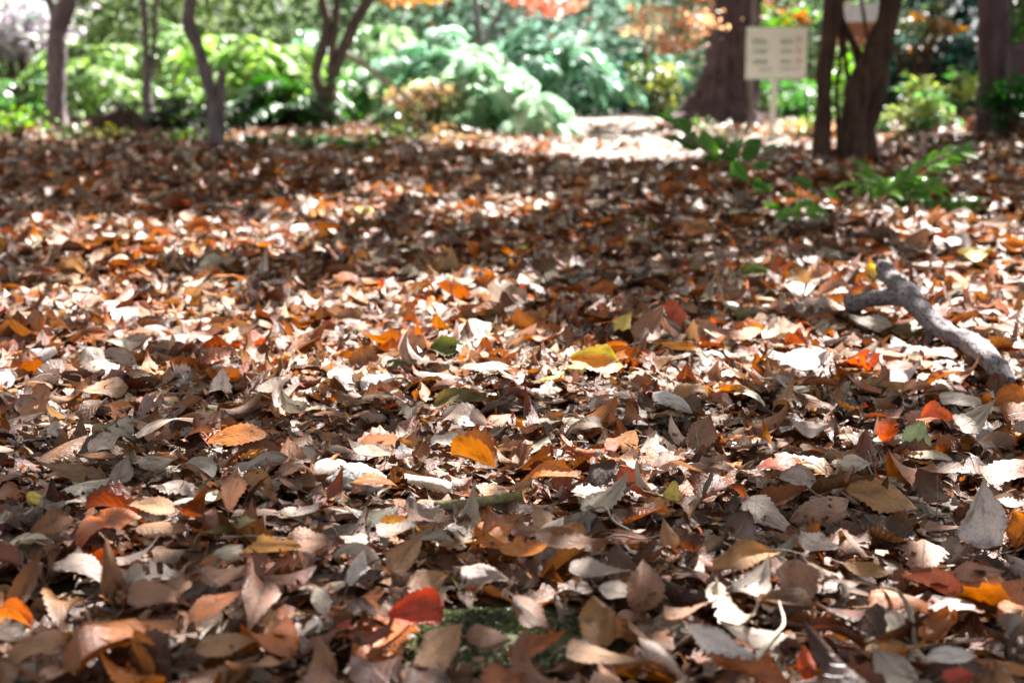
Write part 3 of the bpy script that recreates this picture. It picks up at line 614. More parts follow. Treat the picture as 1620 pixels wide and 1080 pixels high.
twig([(1448, 1035, .03, .0034), (1446, 1000, .05, .0033), (1438, 962, .06, .0030), (1420, 935, .06, .0024), (1395, 928, .05, .0018)], M_TWIG, 'thin bent grey twig arching over the leaves at lower right', 2)
twig([(1190, 1050, .045, .0030), (1222, 1008, .05, .0028), (1240, 985, .055, .0022), (1232, 950, .06, .0016)], M_PALE, 'pale thin twig rising below the broad mauve brown leaf', 3)
twig([(1085, 508, .06, .0045), (1110, 520, .06, .004), (1135, 536, .055, .003)], M_PALE, 'pale straight twig right of the upright orange red leaf', 4)
twig([(1340, 408, .02, .006), (1290, 396, .03, .007), (1245, 392, .03, .006), (1222, 386, .03, .004)], M_TWIG, 'dark twig lying in the hollow under the leafy seedling', 5)
twig([(520, 806, .03, .0035), (560, 812, .03, .0035), (600, 806, .03, .002)], M_PALE, 'pale little twig below the speckled grey stone', 6)
twig([(1482, 830, .02, .0012), (1483, 790, .06, .0011), (1483, 752, .10, .0008)], M_TWIG, 'hair-thin upright stalk left of the large upright whitish leaf', 7, 5)
twig([(590, 395, .05, .008), (622, 408, .05, .007), (655, 420, .05, .005)], M_PALE, 'pale twig lying in the shade mid-way back left of centre', 8)

tb = []   # fine sticks scattered through the litter
for q in range(150):
    y = math.sqrt(rgq.uniform(1.6 ** 2, 6.5 ** 2)); x = rgq.uniform(-1, 1) * .40 * y; a = rgq.uniform(0, 6.28); ln = rgq.uniform(.04, .17); r0 = rgq.uniform(.0008, .0024); P_ = []
    for k in range(4):
        t = k / 3 - .5; w_ = rgq.normal(0, .006); xx, yy = x + math.cos(a) * ln * t - math.sin(a) * w_, y + math.sin(a) * ln * t + math.cos(a) * w_
        P_.append((xx, yy, float(height(xx, yy)) + THICK + .006 + rgq.normal(0, .005) + (t + .5) * ln * rgq.uniform(0, .12), r0 * (1 - .15 * k)))
    tb.append(tube(P_, 5, 3, .1, seed=q))
v_, f_ = merge(tb); tag(mesh_obj('twig_litter', v_, f_, M_TWIG), 'fine broken twigs and stalks scattered through the fallen leaves', 'twig litter', kind='stuff')

# ------------------------------------------------------------------ seedlings
def leaf_part(root, u, v, Y, ln, ang, tl, wr, col, rg, mat=M_GREEN, name='leaf'):
    p = at(u, v, Y); ppm = FPX / float(project(p)[2]); L = ln / ppm
    tl_ = R(tl); th = R(ang); view = math.atan2(CAM_H - p.z, p.y); kf = max(math.sin(min(tl_ + view, R(90))), .25)
    ax, ay = math.cos(th), math.sin(th) / kf; nl = math.hypot(ax, ay); L *= min(nl, 1.8)
    along = Vector((ax / nl, ay / nl * math.cos(tl_), ay / nl * math.sin(tl_))); nrm = Vector((0, -math.sin(tl_), math.cos(tl_))); across = along.cross(nrm)
    Rm = np.array([[across[i], along[i], nrm[i]] for i in range(3)])
    P, F, UV = leaf_batch(np.array([p]), Rm[None], np.array([L]), np.array([L * wr]), 12, 6, np.array([rg.normal(-6, 4)]), np.array([rg.normal(5, 4)]), np.array([rg.normal(0, 3)]), np.array([.15]), np.array([.02]), np.array([.01]), rg)
    child(name, P[0], F, mat, root, uv=UV[0], col=bcol(np.array([col]), np.array([.5]), P.shape[1]))
rgs = np.random.default_rng(33)
DG, MG, LG = (.045, .15, .014), (.09, .26, .025), (.18, .40, .05)
Yb = float(hollow_c.y) + .02
rt = empty('seedling', on_ground(1252, 396), 'leafy green seedling with glossy leaves on thin stems growing from the litter', 'seedling')
st = [[(1258, 402), (1235, 350), (1200, 300), (1150, 262), (1110, 232), (1075, 205), (1045, 186)], [(1200, 300), (1190, 262), (1192, 232)], [(1150, 262), (1117, 240), (1095, 228), (1060, 214)], [(1196, 262), (1215, 240), (1240, 232)], [(1258, 402), (1222, 360), (1178, 320), (1150, 285)], [(1262, 402), (1262, 350), (1268, 300)], [(1262, 380), (1280, 350), (1284, 336)]]
tb = []
for q, s_ in enumerate(st):
    tb.append(tube([(*at(u, v, Yb - .02 * k + .015 * q), .0042 * (1 - .1 * k)) for k, (u, v) in enumerate(s_)], 6, 4, .05, seed=q))
v_, f_ = merge(tb); child('stem', v_, f_, M_TWIG, rt)
for (u, v, ln, an, tl, wr, c) in [(1053, 188, 36, -20, 45, .35, DG), (1081, 198, 32, -55, 60, .6, DG), (1068, 222, 40, -20, 40, .3, DG), (1092, 227, 30, 70, 60, .7, DG), (1117, 226, 48, -45, 60, .45, MG), (1153, 245, 38, -40, 60, .45, DG), (1168, 264, 34, -60, 60, .5, MG),
    (1194, 227, 28, 80, 65, .7, DG), (1184, 244, 28, 60, 60, .6, DG), (1221, 231, 36, 12, 30, .25, DG), (1170, 280, 30, -10, 50, .55, MG), (1199, 294, 34, -20, 45, .6, DG), (1268, 291, 42, -20, 35, .45, DG), (1236, 342, 30, 0, 50, .6, LG), (1262, 328, 26, 50, 60, .6, LG), (1283, 337, 28, 60, 60, .7, LG),
    (1140, 232, 34, -30, 60, .5, DG), (1132, 252, 34, 10, 50, .45, DG), (1160, 236, 34, 50, 60, .5, DG), (1205, 262, 28, 20, 50, .5, DG), (1212, 300, 36, 10, 40, .5, MG), (1225, 330, 34, -15, 40, .5, DG), (1278, 320, 30, 20, 50, .5, MG), (1296, 330, 28, -30, 50, .5, MG), (1248, 360, 30, -10, 50, .5, DG), (1290, 360, 34, 15, 40, .5, MG), (1246, 335, 26, 30, 40, .6, LG),
    (1300, 345, 24, -60, 50, .5, MG), (1258, 352, 26, 60, 70, .5, MG), (1250, 310, 34, -10, 30, .5, DG)]:
    leaf_part(rt, u, v, Yb - .06 + rgs.normal(0, .04), ln * (1.2 if v < 285 else .95), an, tl, wr, c, rgs)
# fern with two pinnate fronds
Yf = 6.3
ft = empty('fern', on_ground(1440, 345), 'small bright green fern with arching fronds beside the leafy seedling', 'fern')
for name_, path, cnt in (('frond', [(1445, 345), (1385, 315), (1430, 285), (1475, 255), (1522, 238)], 10), ('frond', [(1445, 345), (1365, 330), (1420, 322), (1480, 320), (1540, 318)], 11), ('frond', [(1445, 345), (1400, 345), (1350, 335), (1325, 318)], 7), ('frond', [(1445, 345), (1400, 300), (1385, 285), (1360, 292)], 6), ('frond', [(1445, 345), (1420, 318), (1440, 300), (1478, 290)], 7)):
    q = catmull([list(at(u, v, Yf - .02 * k)) + [.004 - .0005 * k] for k, (u, v) in enumerate(path)], 8)
    fr_v, fr_f = tube(q[::4], 6, 3, .05); fo = child(name_, fr_v, fr_f, M_TWIG, ft)
    m = len(q); idxs = np.linspace(m * .28, m - 2, cnt).astype(int); P_ = []; R_ = []; L_ = []
    for a in idxs:
        d = Vector(q[a + 1][:3] - q[a - 1][:3]).normalized()
        for sgn in (-1, 1):
            al = (d * .65 + Vector((0, sgn * .55, -.15 + .25 * sgn))).normalized(); L = rgs.uniform(.12, .16) * (1 - .4 * (a / m - .3)); nr = (al.cross(Vector((1, 0, .0)))); nr = Vector((rgs.normal(0, .2), -.55, .8)); nr = (nr - al * nr.dot(al)).normalized(); ac = al.cross(nr)
            P_.append(Vector(q[a][:3]) + al * L * .5); R_.append([[ac[i], al[i], nr[i]] for i in range(3)]); L_.append(L)
    n = len(L_); L_ = np.array(L_); P, F, UV = leaf_batch(np.array(P_), np.array(R_), L_, L_ * .34, 8, 4, rgs.normal(-5, 2, n), np.full(n, 5.), rgs.normal(0, 2, n), np.full(n, .1), np.full(n, .04), np.full(n, .01), rgs)
    cc = np.array([LG if rgs.random() < .45 else MG for _ in range(n)])
    mesh_obj('leaflets', P.reshape(-1, 3) - np.array(ft.location), F, M_GREEN, parent=fo, uv=UV.reshape(-1, 2), col=bcol(cc, rgs.random(n), P.shape[1]))
sp = empty('sprout', on_ground(1322, 272), 'single broad green sprout at the foot of the dark forked trunks', 'sprout')
leaf_part(sp, 1323, 261, on_ground(1322, 268).y, 26, 5, 50, .5, LG, rgs); leaf_part(sp, 1312, 266, on_ground(1322, 268).y, 16, 40, 50, .3, MG, rgs)
v_, f_ = tube([(*on_ground(1318, 280), .004), (*at(1318, 268, on_ground(1322, 268).y), .003)], 6, 3); child('stem', v_, f_, M_TWIG, sp)

# ------------------------------------------------------------------ trees
canopy_owner = []      # (x, y, list)
def tree(name, base_uv, stems, mat, label, cat='tree', seg=14, shade_crown=True, group=None, ridges=0, ramp_=0.0, Y=None, top=4.2, sub=8):
    """stems: lists of (u, v, width px) from the ground up at distance Y; each goes on above the picture to its own crown"""
    g = on_ground(*base_uv); Y = Y or g.y; ppm = FPX / Y; tb = []; tops = []
    rt = empty(name, (g.x, g.y, g.z), label, cat, group)
    rg = np.random.default_rng(int(base_uv[0]))
    for q, s_ in enumerate(stems):
        path = [(*at(u, v, Y + .02 * q), w_ / ppm / 2) for (u, v, w_) in s_]
        if path[0][2] < g.z + .25: p0 = path[0]; path[0] = (p0[0], p0[1], float(height(p0[0], p0[1])) - .08, p0[3] * 1.15)
        if s_[-1][1] <= 5:
            a, b = np.array(path[-2]), np.array(path[-1]); d = b[:3] - a[:3]; d /= np.linalg.norm(d); d = d * np.array([.8, .8, 1]); cur = b.copy()
            z_top = top * rg.uniform(.85, 1.1)
            while cur[2] < z_top:
                d = d + np.array([rg.normal(0, .10), rg.normal(0, .10), .12]); d /= np.linalg.norm(d)
                cur = np.array([*(cur[:3] + d * .55), max(cur[3] * .93, .012)]); path.append(tuple(cur))
            tops.append(path[-1]); tops.append(path[-2])
        tb.append(tube(path, seg, sub, .05, ridges, ramp_, seed=q + int(base_uv[0])))
    if tops:
        for q in range(10):
            t0 = tops[rg.integers(len(tops))]; a = rg.uniform(0, 6.28); ln = rg.uniform(.9, 2.0)
            e = (t0[0] + math.cos(a) * ln, t0[1] + math.sin(a) * ln, t0[2] + rg.uniform(.2, 1.3), .008); mdl = ((t0[0] + e[0]) / 2, (t0[1] + e[1]) / 2, (t0[2] * .4 + e[2] * .6) + .1, t0[3] * .4)
            tb.append(tube([(t0[0], t0[1], t0[2] - .2, t0[3] * .6), mdl, e], 7, 4, .05, seed=q))
    v, f = merge(tb); child('trunk', v, f, mat, rt)
    if shade_crown: canopy_owner.append((rt, g.x, g.y, []))
    return rt
tree('tree', (88, 206), [[(88, 206, 52), (87, 185, 36), (90, 120, 29), (90, 60, 30), (100, 20, 30), (108, 0, 28)], [(90, 50, 16), (84, 15, 15), (78, 0, 14)]], M_BARK_GREY, 'grey trunk at far left curving to the right near its top')
tree('tree', (343, 238), [[(342, 238, 30), (340, 205, 22), (337, 165, 19), (326, 120, 19), (312, 70, 19), (298, 38, 21), (302, 0, 17)], [(343, 190, 16), (349, 145, 14), (352, 110, 11)], [(330, 140, 8), (340, 185, 10), (350, 240, 12)]], M_BARK_GREY, 'grey leaning trunk with a short snag fork, second from left')
tree('tree', (528, 205), [[(522, 200, 18), (512, 160, 16), (500, 115, 16), (512, 70, 16), (517, 35, 14), (509, 0, 14)], [(528, 200, 14), (524, 140, 14), (527, 70, 13), (532, 30, 12), (533, 0, 11)], [(541, 205, 20), (524, 160, 18), (528, 120, 18), (545, 75, 18), (562, 35, 17), (583, 0, 16)]],
     M_BARK_MID, 'brown tree with three slender stems spreading from one foot')
tree('tree', (765, 60), [[(762, 120, 9), (760, 60, 9), (752, 0, 9)], [(765, 120, 8), (775, 50, 8), (800, 10, 7), (810, 0, 7)]], M_BARK_GREY, 'slim bluish grey forked tree seen above the pale green fronds', Y=19, seg=8)
tree('cedar_tree', (1150, 188), [[(1140, 196, 150), (1147, 175, 106), (1153, 140, 86), (1158, 90, 78), (1162, 40, 74), (1164, 0, 72)], [(1140, 130, 34), (1108, 168, 44), (1078, 194, 30)]], M_BARK_CEDAR, 'thick cedar trunk with furrowed purplish bark flaring at its foot', 'cedar', seg=48, ridges=26, ramp_=.09, Y=16.5, top=8)
tree('sapling', (1187, 225), [[(1187, 228, 9), (1188, 170, 8), (1186, 110, 8), (1190, 50, 8), (1194, 0, 7)]], M_BARK_GREY, 'thin grey sapling at the right side of the thick cedar trunk', 'sapling', shade_crown=False, seg=8, top=2.5, Y=15.2)
tree('tree', (1345, 258), [
    [(1302, 256, 34), (1300, 225, 30), (1303, 170, 24), (1304, 120, 24), (1312, 60, 26), (1318, 0, 28)],
    [(1352, 262, 66), (1350, 235, 50), (1350, 190, 42), (1362, 140, 44), (1384, 95, 46), (1400, 45, 36), (1410, 0, 34)],
    [(1388, 264, 40), (1374, 235, 30), (1372, 200, 30), (1386, 150, 32), (1396, 100, 26)],
    [(1296, 262, 30), (1322, 256, 40), (1352, 258, 46), (1390, 262, 40), (1410, 268, 20)],
    [(1330, 256, 12), (1326, 200, 7), (1324, 140, 6), (1330, 80, 6), (1322, 20, 6), (1320, -4, 6)],
    [(1352, 190, 14), (1341, 120, 8), (1334, 60, 7), (1330, 0, 7)],
    [(1368, 115, 22), (1350, 70, 12), (1330, 30, 12), (1318, -4, 12)],
    [(1388, 120, 8), (1372, 60, 6), (1366, 20, 5), (1362, -5, 5)]], M_BARK_DARK, 'dark brown tree of several thick stems crossing from one foot', seg=20)
tree('tree', (1484, 150), [[(1482, 180, 13), (1484, 100, 13), (1488, 40, 12), (1490, 0, 12)]], M_BARK_GREY, 'thin bluish trunk far back between the dark forked tree and right edge', Y=22, seg=10, top=6)
tree('tree', (1578, 212), [[(1576, 215, 60), (1574, 160, 50), (1572, 80, 46), (1572, 0, 44)]], M_BARK_CEDAR, 'straight purplish brown trunk close to the right edge', seg=30, ridges=16, ramp_=.07, top=6)
tree('tree', (1622, 190), [[(1622, 200, 44), (1620, 100, 38), (1618, 0, 36)]], M_BARK_CEDAR, 'brown trunk cut by the right edge of the picture', seg=24, ridges=14, ramp_=.07, Y=17, top=6)
tree('tree', (238, 205), [[(238, 205, 34), (234, 170, 20), (232, 130, 14), (230, 60, 10), (226, 0, 10)], [(234, 140, 9), (243, 80, 8), (248, 0, 7)]], M_BARK_GREY, 'thin double-stemmed tree behind between the first two trunks at left', Y=15.5, seg=9)
tree('tree', (133, 60), [[(133, 170, 9), (130, 60, 9), (128, 0, 9)]], M_BARK_GREY, 'very thin trunk far back just right of the far left trunk', Y=24, seg=8, top=6)
tree('tree', (742, 30), [[(700, 150, 12), (705, 60, 12), (712, 0, 12)]], M_BARK_DARK, 'thin brown trunk far back in the middle behind pale fronds', Y=26, seg=8, top=7)
# unseen trees added off to the side, to carry crowns that shade the clearing
for q, (x, y) in enumerate([(4.2, 6.4), (7.0, 9.5), (8.0, 14.0), (-5.6, 9.0), (2.6, 21.0)]):
    if q == 4: continue
    z = float(height(x, y)); rt = empty('tree', (x, y, z), ['unseen grey tree added just out of frame at right to cast shade', 'unseen brown tree added beyond the bank at right to cast shade', 'unseen tall tree added behind the right bank to cast shade', 'unseen tree added at the left side of the clearing to cast shade'][q], 'tree')
    g_ = np.random.default_rng(q); tb = [tube([(x, y, z - .1, .14), (x + .05, y, 1.3, .11), (x - .1, y + .1, 2.8, .09), (x + .1, y, 4.4, .06)], 12, 5, .05, seed=q)]
    for w_ in range(10):
        a = g_.uniform(0, 6.28); ln = g_.uniform(1, 2.2); z0 = g_.uniform(2.8, 4.2); tb.append(tube([(x, y, z0, .04), (x + math.cos(a) * ln * .5, y + math.sin(a) * ln * .5, z0 + .5, .022), (x + math.cos(a) * ln, y + math.sin(a) * ln, z0 + 1, .008)], 7, 4, seed=w_))
    v, f = merge(tb); child('trunk', v, f, M_BARK_GREY, rt); canopy_owner.append((rt, x, y, []))

# unseen crowns shaped to cast the shade: leaf positions drawn over the clearing; a leaf whose shadow would fall where the ground is sunlit is missing (a gap in the crown)
rgc = np.random.default_rng(101)
def crown_leaves(gx0, gx1, gy0, gy1, dens, size, zlo, zhi, wedge=True):
    n = int(dens * (gx1 - gx0) * (gy1 - gy0)); x = rgc.uniform(gx0, gx1, n); y = rgc.uniform(gy0, gy1, n)
    if wedge: k_ = np.abs(x) < .46 * y + 1.0; x, y = x[k_], y[k_]; n = len(x)
    m = sun_mask(x, y); keep = rgc.random(n) > np.clip((m - .10) * 4.2, 0, .998); x, y = x[keep], y[keep]; n = len(x)
    g0 = .04; z = rgc.uniform(zlo, zhi, n) + .12 * np.clip(y, 0, 20) * 0
    k = (z - g0) / SD.z; P = np.stack([x + SD.x * k, y + SD.y * k, z], -1)
    Ls = rgc.uniform(.7, 1.3, n) * size
    return P, Ls
P1, L1 = crown_leaves(-7, 7, .6, 12.6, 760, .105, 2.3, 4.4)
P2, L2 = crown_leaves(-9, 9, 12.6, 24, 260, .20, 4.0, 7.5, True)
Pc = np.vstack([P1, P2]); Lc = np.concatenate([L1, L2]); n = len(Lc)
PR = np.array([(.05, .12, .015), (.09, .16, .02), (.16, .15, .03), (.25, .16, .04), (.28, .10, .03)])
ccol = PR[rgc.choice(5, n, p=[.35, .3, .15, .12, .08])]
ox = np.array([(o_[1], o_[2]) for o_ in canopy_owner]); own = np.argmin(((Pc[:, None, :2] - ox[None]) ** 2).sum(-1), 1)
for q, (rt, x, y, _) in enumerate(canopy_owner):
    m = own == q
    if m.sum() < 5: continue
    n = int(m.sum()); Rm = frames(rgc.uniform(0, 6.28, n), rgc.uniform(0, R(55), n), rgc.uniform(0, 6.28, n))
    P, F, UV = leaf_batch(Pc[m], Rm, Lc[m], Lc[m] * .62, 2, 1, *[np.zeros(n)] * 3, np.full(n, .2), np.zeros(n), np.zeros(n), rgc)
    child('shade_crown', P.reshape(-1, 3), F, M_CANOPY, rt, uv=UV.reshape(-1, 2), col=bcol(ccol[m], rgc.random(n), P.shape[1]))

# ------------------------------------------------------------------ shrubs behind
def fronds_shrub(u, vb, Y, vtop, hw, col, label, nf, seed, pl=.16, droop=1.0, cat='shrub', name='shrub', col2=None, npin=13, frlen=.8, bias=0.0):
    rg = np.random.default_rng(seed); ppm = FPX / Y; g = at(u, vb, Y); gz = float(height(g.x, Y)); rt = empty(name, (g.x, Y, gz), label, cat)
    H = at(u, vtop, Y).z - gz; Wr = hw / ppm; Ps = []; Rs = []; Ls = []; tb = []
    for f in range(nf):
        a = rg.uniform(0, 6.28); rad = Wr * math.sqrt(rg.random()) * .75; bx, by = g.x + math.cos(a) * rad, Y + math.sin(a) * rad * .6
        a2 = rg.uniform(0, 6.28); dirx = np.array([math.cos(a2) + bias, math.sin(a2) * .8 - abs(bias) * .3, 0]); dirx /= np.linalg.norm(dirx); z0 = gz + H * rg.uniform(.15, .92) * (1 - .35 * (rad / Wr) ** 2); fl = frlen * rg.uniform(.6, 1.15) * min(1, .35 + Wr)
        T = np.linspace(0, 1, npin + 1); up = rg.uniform(.1, .45); dr = droop * rg.uniform(.4, 1.0)
        pts_ = np.stack([bx + dirx[0] * fl * T, by + dirx[1] * fl * T, z0 + fl * (up * T - dr * T ** 2)], -1)
        if f % 3 == 0: tb.append(tube([(g.x + rg.normal(0, .08), Y + rg.normal(0, .08), gz - .02, .012), ((g.x + bx) / 2, (Y + by) / 2, gz + (z0 - gz) * .6, .009), (*pts_[0], .006), (*pts_[len(T) // 2], .004)], 5, 3, seed=f))
        for t in range(1, npin + 1):
            d = pts_[t] - pts_[t - 1]; d /= np.linalg.norm(d); sd = np.cross(d, [0, 0, 1.]); sd /= np.linalg.norm(sd) + 1e-6
            for sgn in (-1, 1):
                al = d * .55 + sd * sgn * .8 + np.array([0, 0, -.25 - .2 * rg.random()]); al /= np.linalg.norm(al); nr = np.array([rg.normal(0, .35), rg.normal(0, .35), 1.]); nr -= al * nr.dot(al); nr /= np.linalg.norm(nr)
                L = pl * rg.uniform(.75, 1.2) * (math.sin(math.pi * (t / (npin + 1)) ** .7) * .7 + .35)
                Ps.append(pts_[t] + al * L * .5); Rs.append(np.stack([np.cross(al, nr), al, nr], -1)); Ls.append(L)
    n = len(Ls); Ls = np.array(Ls); P, F, UV = leaf_batch(np.array(Ps), np.array(Rs), Ls, Ls * .42, 3, 2, rg.normal(-5, 2, n), np.full(n, 6.), np.zeros(n), np.full(n, .1), np.zeros(n), np.zeros(n), rg)
    c = np.array(col)[None] * rg.uniform(.6, 1.4, (n, 1)) * rg.uniform(.9, 1.1, (n, 3))
    if col2 is not None: m = rg.random(n) < .35; c[m] = np.array(col2) * rg.uniform(.7, 1.3, (int(m.sum()), 1))
    child('foliage', P.reshape(-1, 3), F, M_FAR, rt, uv=UV.reshape(-1, 2), col=bcol(np.clip(c, 0, .85), rg.random(n), P.shape[1]))
    v, f = merge(tb); child('stem', v, f, M_BARK_DARK, rt)
    return rt
def leafy(u, vc, Y, hw, hh, col, label, n, seed, leaf=.10, cat='shrub', name='shrub', dep=.8, clumps=14, col2=None, hang=False):
    """broad-leaved shrub or spray: leaves in clumps on twigs through an uneven volume"""
    rg = np.random.default_rng(seed); ppm = FPX / Y; c0 = at(u, vc, Y); gz = float(height(c0.x, Y)); rt = empty(name, (c0.x, Y, gz), label, cat); W_, H_ = hw / ppm, hh / ppm
    cs = rg.normal(0, .48, (clumps, 3)); cs = cs / np.maximum(1, np.linalg.norm(cs, axis=1) / .95)[:, None]
    cs = cs * np.array([W_, dep, H_]) + np.array([c0.x, Y, c0.z]); ci = rg.integers(clumps, size=n)
    P0 = cs[ci] + rg.normal(0, 1, (n, 3)) * np.array([max(W_, .3) * .22, dep * .2, max(H_, .2) * .16]); P0[:, 2] = np.maximum(P0[:, 2], gz + .02)
    Ls = rg.uniform(.6, 1.3, n) * leaf; tau = rg.uniform(0, R(75), n)
    P, F, UV = leaf_batch(P0, frames(rg.uniform(0, 6.28, n), tau, rg.uniform(0, 6.28, n)), Ls, Ls * .5, 3, 2, rg.normal(0, 5, n), rg.normal(0, 4, n), np.zeros(n), np.full(n, .15), np.zeros(n), np.zeros(n), rg)
    c = np.array(col)[None] * rg.uniform(.55, 1.4, (n, 1)) * rg.uniform(.88, 1.12, (n, 3))
    if col2 is not None: m = (rg.random(clumps) < .35)[ci]; c[m] = np.array(col2) * rg.uniform(.7, 1.3, (int(m.sum()), 1))
    child('foliage', P.reshape(-1, 3), F, M_FAR, rt, uv=UV.reshape(-1, 2), col=bcol(np.clip(c, 0, .85), rg.random(n), P.shape[1]))
    root_p = (c0.x, Y, gz - .05); tb = []
    if hang: root_p = (c0.x + .5, Y + .6, 3.6); 
    for q in range(clumps): tb.append(tube([(*root_p, .022), (*(np.array(root_p) * .45 + cs[q] * .55 + rg.normal(0, .05, 3)), .012), (*cs[q], .004)], 6, 3, seed=q))
    v, f = merge(tb); child('branches' if hang else 'stem', v, f, M_BARK_DARK, rt)
    return rt
YG, MGR, TEAL, PALE, DKG = (.30, .46, .13), (.08, .20, .04), (.15, .29, .17), (.44, .60, .35), (.035, .11, .02)
leafy(30, 50, 19, 75, 75, (.52, .50, .52), 'pale greyish leafy shrub at the upper left corner', 1500, 1, leaf=.16, clumps=20)
fronds_shrub(30, 205, 16.8, 92, 90, (.10, .22, .07), 'green ferny shrub at far left beside the first trunk', 26, 2)
fronds_shrub(150, 205, 17, 50, 85, YG, 'yellow-green ferny shrub right of the far left trunk', 34, 3, col2=(.30, .42, .22))
fronds_shrub(265, 200, 18, 10, 90, (.22, .36, .12), 'tall pale green shrub behind the leaning trunk', 40, 4, col2=PALE)
fronds_shrub(385, 205, 16.3, 35, 95, YG, 'bright yellow-green shrub right of the leaning trunk', 44, 5, pl=.26)
fronds_shrub(450, 225, 15.4, 105, 80, DKG, 'low dark green shrub behind the foot of the three-stemmed tree', 44, 6, pl=.15)
fronds_shrub(285, 215, 14.6, 130, 70, (.03, .07, .015), 'low deep green shrub behind the foot of the leaning trunk', 26, 16, pl=.15)
fronds_shrub(465, 190, 18.5, 30, 80, TEAL, 'bluish green shrub behind the three-stemmed tree', 32, 7, pl=.22)
fronds_shrub(630, 190, 17.5, 20, 95, PALE, 'pale green drooping shrub right of the three-stemmed tree', 32, 8, pl=.30, col2=(.18, .34, .16))
leafy(680, 170, 14.2, 85, 38, (.34, .24, .13), 'low tan and orange tinged bush before the pale fronds', 1100, 9, leaf=.09, col2=(.20, .26, .10))
leafy(620, 215, 13.2, 70, 22, (.10, .13, .04), 'low dull green undergrowth bush at the clearing edge', 500, 19, leaf=.08)
fronds_shrub(760, 225, 14.6, 55, 62, (.50, .66, .46), 'bright whitish green shrub drooping beside the path', 28, 10, pl=.34, droop=1.2, col2=(.24, .44, .26), frlen=1.0, bias=.7)
fronds_shrub(825, 238, 13.8, 120, 45, (.60, .74, .56), 'lowest whitish fronds sweeping down to the path edge', 17, 40, pl=.30, droop=1.3, col2=(.34, .54, .36), frlen=.8, bias=1.0)
fronds_shrub(690, 150, 16.2, 25, 60, (.44, .64, .48), 'pale shrub rising behind the tan bush', 22, 41, pl=.34, droop=.9, col2=(.22, .42, .24), frlen=.9, bias=.5)
fronds_shrub(720, 200, 16, 50, 80, (.30, .48, .34), 'pale mint green shrub behind the drooping one', 28, 11, pl=.30, droop=1.2)
fronds_shrub(890, 190, 19, 15, 95, TEAL, 'blue-green shrub behind the path entrance', 34, 12, pl=.30, col2=(.26, .42, .34))
fronds_shrub(990, 190, 20, 70, 85, (.07, .18, .11), 'dark blue-green shrub left of the cedar trunk', 40, 13, pl=.30, col2=(.22, .38, .30))
leafy(1045, 140, 19, 45, 50, (.13, .19, .06), 'olive leafy bush left of the cedar trunk', 700, 14, leaf=.10, col2=(.34, .34, .10))
leafy(1065, 35, 15.5, 62, 45, (.50, .27, .16), 'orange maple bough hanging left of the cedar trunk', 1000, 15, leaf=.07, cat='maple', name='maple_bough', hang=True, col2=(.72, .46, .28))
leafy(860, 2, 16, 60, 16, (.62, .22, .16), 'red maple bough hanging at the top of the picture', 420, 17, leaf=.085, cat='maple', name='maple_bough', hang=True)
leafy(640, 0, 17, 60, 9, (.55, .25, .08), 'sparse orange maple bough at the top above the pale shrub', 240, 18, leaf=.085, cat='maple', name='maple_bough', hang=True)
leafy(1228, 25, 19, 45, 30, (.12, .26, .05), 'green and reddish bush above the cream sign', 600, 20, leaf=.12, col2=(.40, .14, .06))
leafy(1250, 165, 18, 62, 50, (.08, .20, .05), 'green bush behind the sign post', 900, 21, leaf=.11, col2=(.26, .40, .14))
leafy(1335, 150, 15, 30, 70, (.16, .32, .05), 'light green shrub seen between the dark stems', 600, 22, leaf=.09)
leafy(1370, 55, 18.5, 45, 20, (.24, .12, .06), 'rusty leaved bush under the white panel', 400, 23, leaf=.10)
fronds_shrub(1480, 200, 19, 30, 90, (.02, .075, .055), 'dark teal shrub right of the dark forked tree', 46, 24, pl=.24)
leafy(1450, 45, 18, 55, 35, (.07, .10, .04), 'olive and rusty bush high behind the dark forked tree', 600, 25, leaf=.10, col2=(.28, .14, .05))
leafy(1450, 185, 13.2, 60, 34, (.14, .27, .10), 'sunny light green bush at the foot of the dark teal shrub', 700, 26, leaf=.09, dep=.5, col2=(.36, .44, .14))
leafy(1500, 140, 15, 55, 40, (.12, .26, .08), 'loose mid green bush left of the straight right trunk', 420, 27, leaf=.10, col2=(.40, .46, .12))
leafy(1605, 160, 11.2, 40, 40, (.04, .14, .03), 'green leafy shrub at the right edge', 380, 28, leaf=.09, dep=.3)
leafy(1600, 35, 12, 45, 32, (.06, .18, .03), 'green bough hanging in the top right corner', 260, 29, leaf=.09, name='bough', cat='bough', hang=True, dep=.3)
leafy(20, 195, 13, 50, 16, (.18, .34, .04), 'low bright green plant at the left edge', 240, 30, leaf=.07, dep=.3)
leafy(180, 215, 12.6, 45, 12, (.30, .30, .06), 'small yellowish plant behind the litter at left', 120, 31, leaf=.07, dep=.3)
pl_ = leafy(510, 226, 11.8, 34, 16, (.22, .42, .16), 'small pale green plant below the three-stemmed tree', 110, 32, leaf=.08, dep=.2)
for q, (u_, v_, Y_, hw_, n_, c_, lb) in enumerate([(300, 222, 12.6, 60, 160, (.05, .09, .02), 'dark low undergrowth at the foot of the leaning trunk'), (420, 226, 12.3, 60, 150, (.06, .14, .03), 'low green undergrowth between leaning trunk and three-stemmed tree'),
        (575, 232, 11.8, 34, 110, (.05, .12, .02), 'small dark green plant right of the pale little plant'), (700, 226, 12.4, 70, 260, (.26, .18, .09), 'low tan weeds at the litter edge below the tan bush'), (110, 214, 13.0, 34, 90, (.08, .14, .03), 'low weeds round the foot of the far left trunk')]):
    leafy(u_, v_, Y_, hw_, 14, c_, lb, n_, 60 + q, leaf=.075, dep=.3, clumps=9)
leafy(1110, 215, 12.6, 70, 18, (.30, .26, .20), 'tangle of dry weeds between the path and cedar trunk', 520, 33, leaf=.07, dep=.4, col2=(.20, .30, .08))
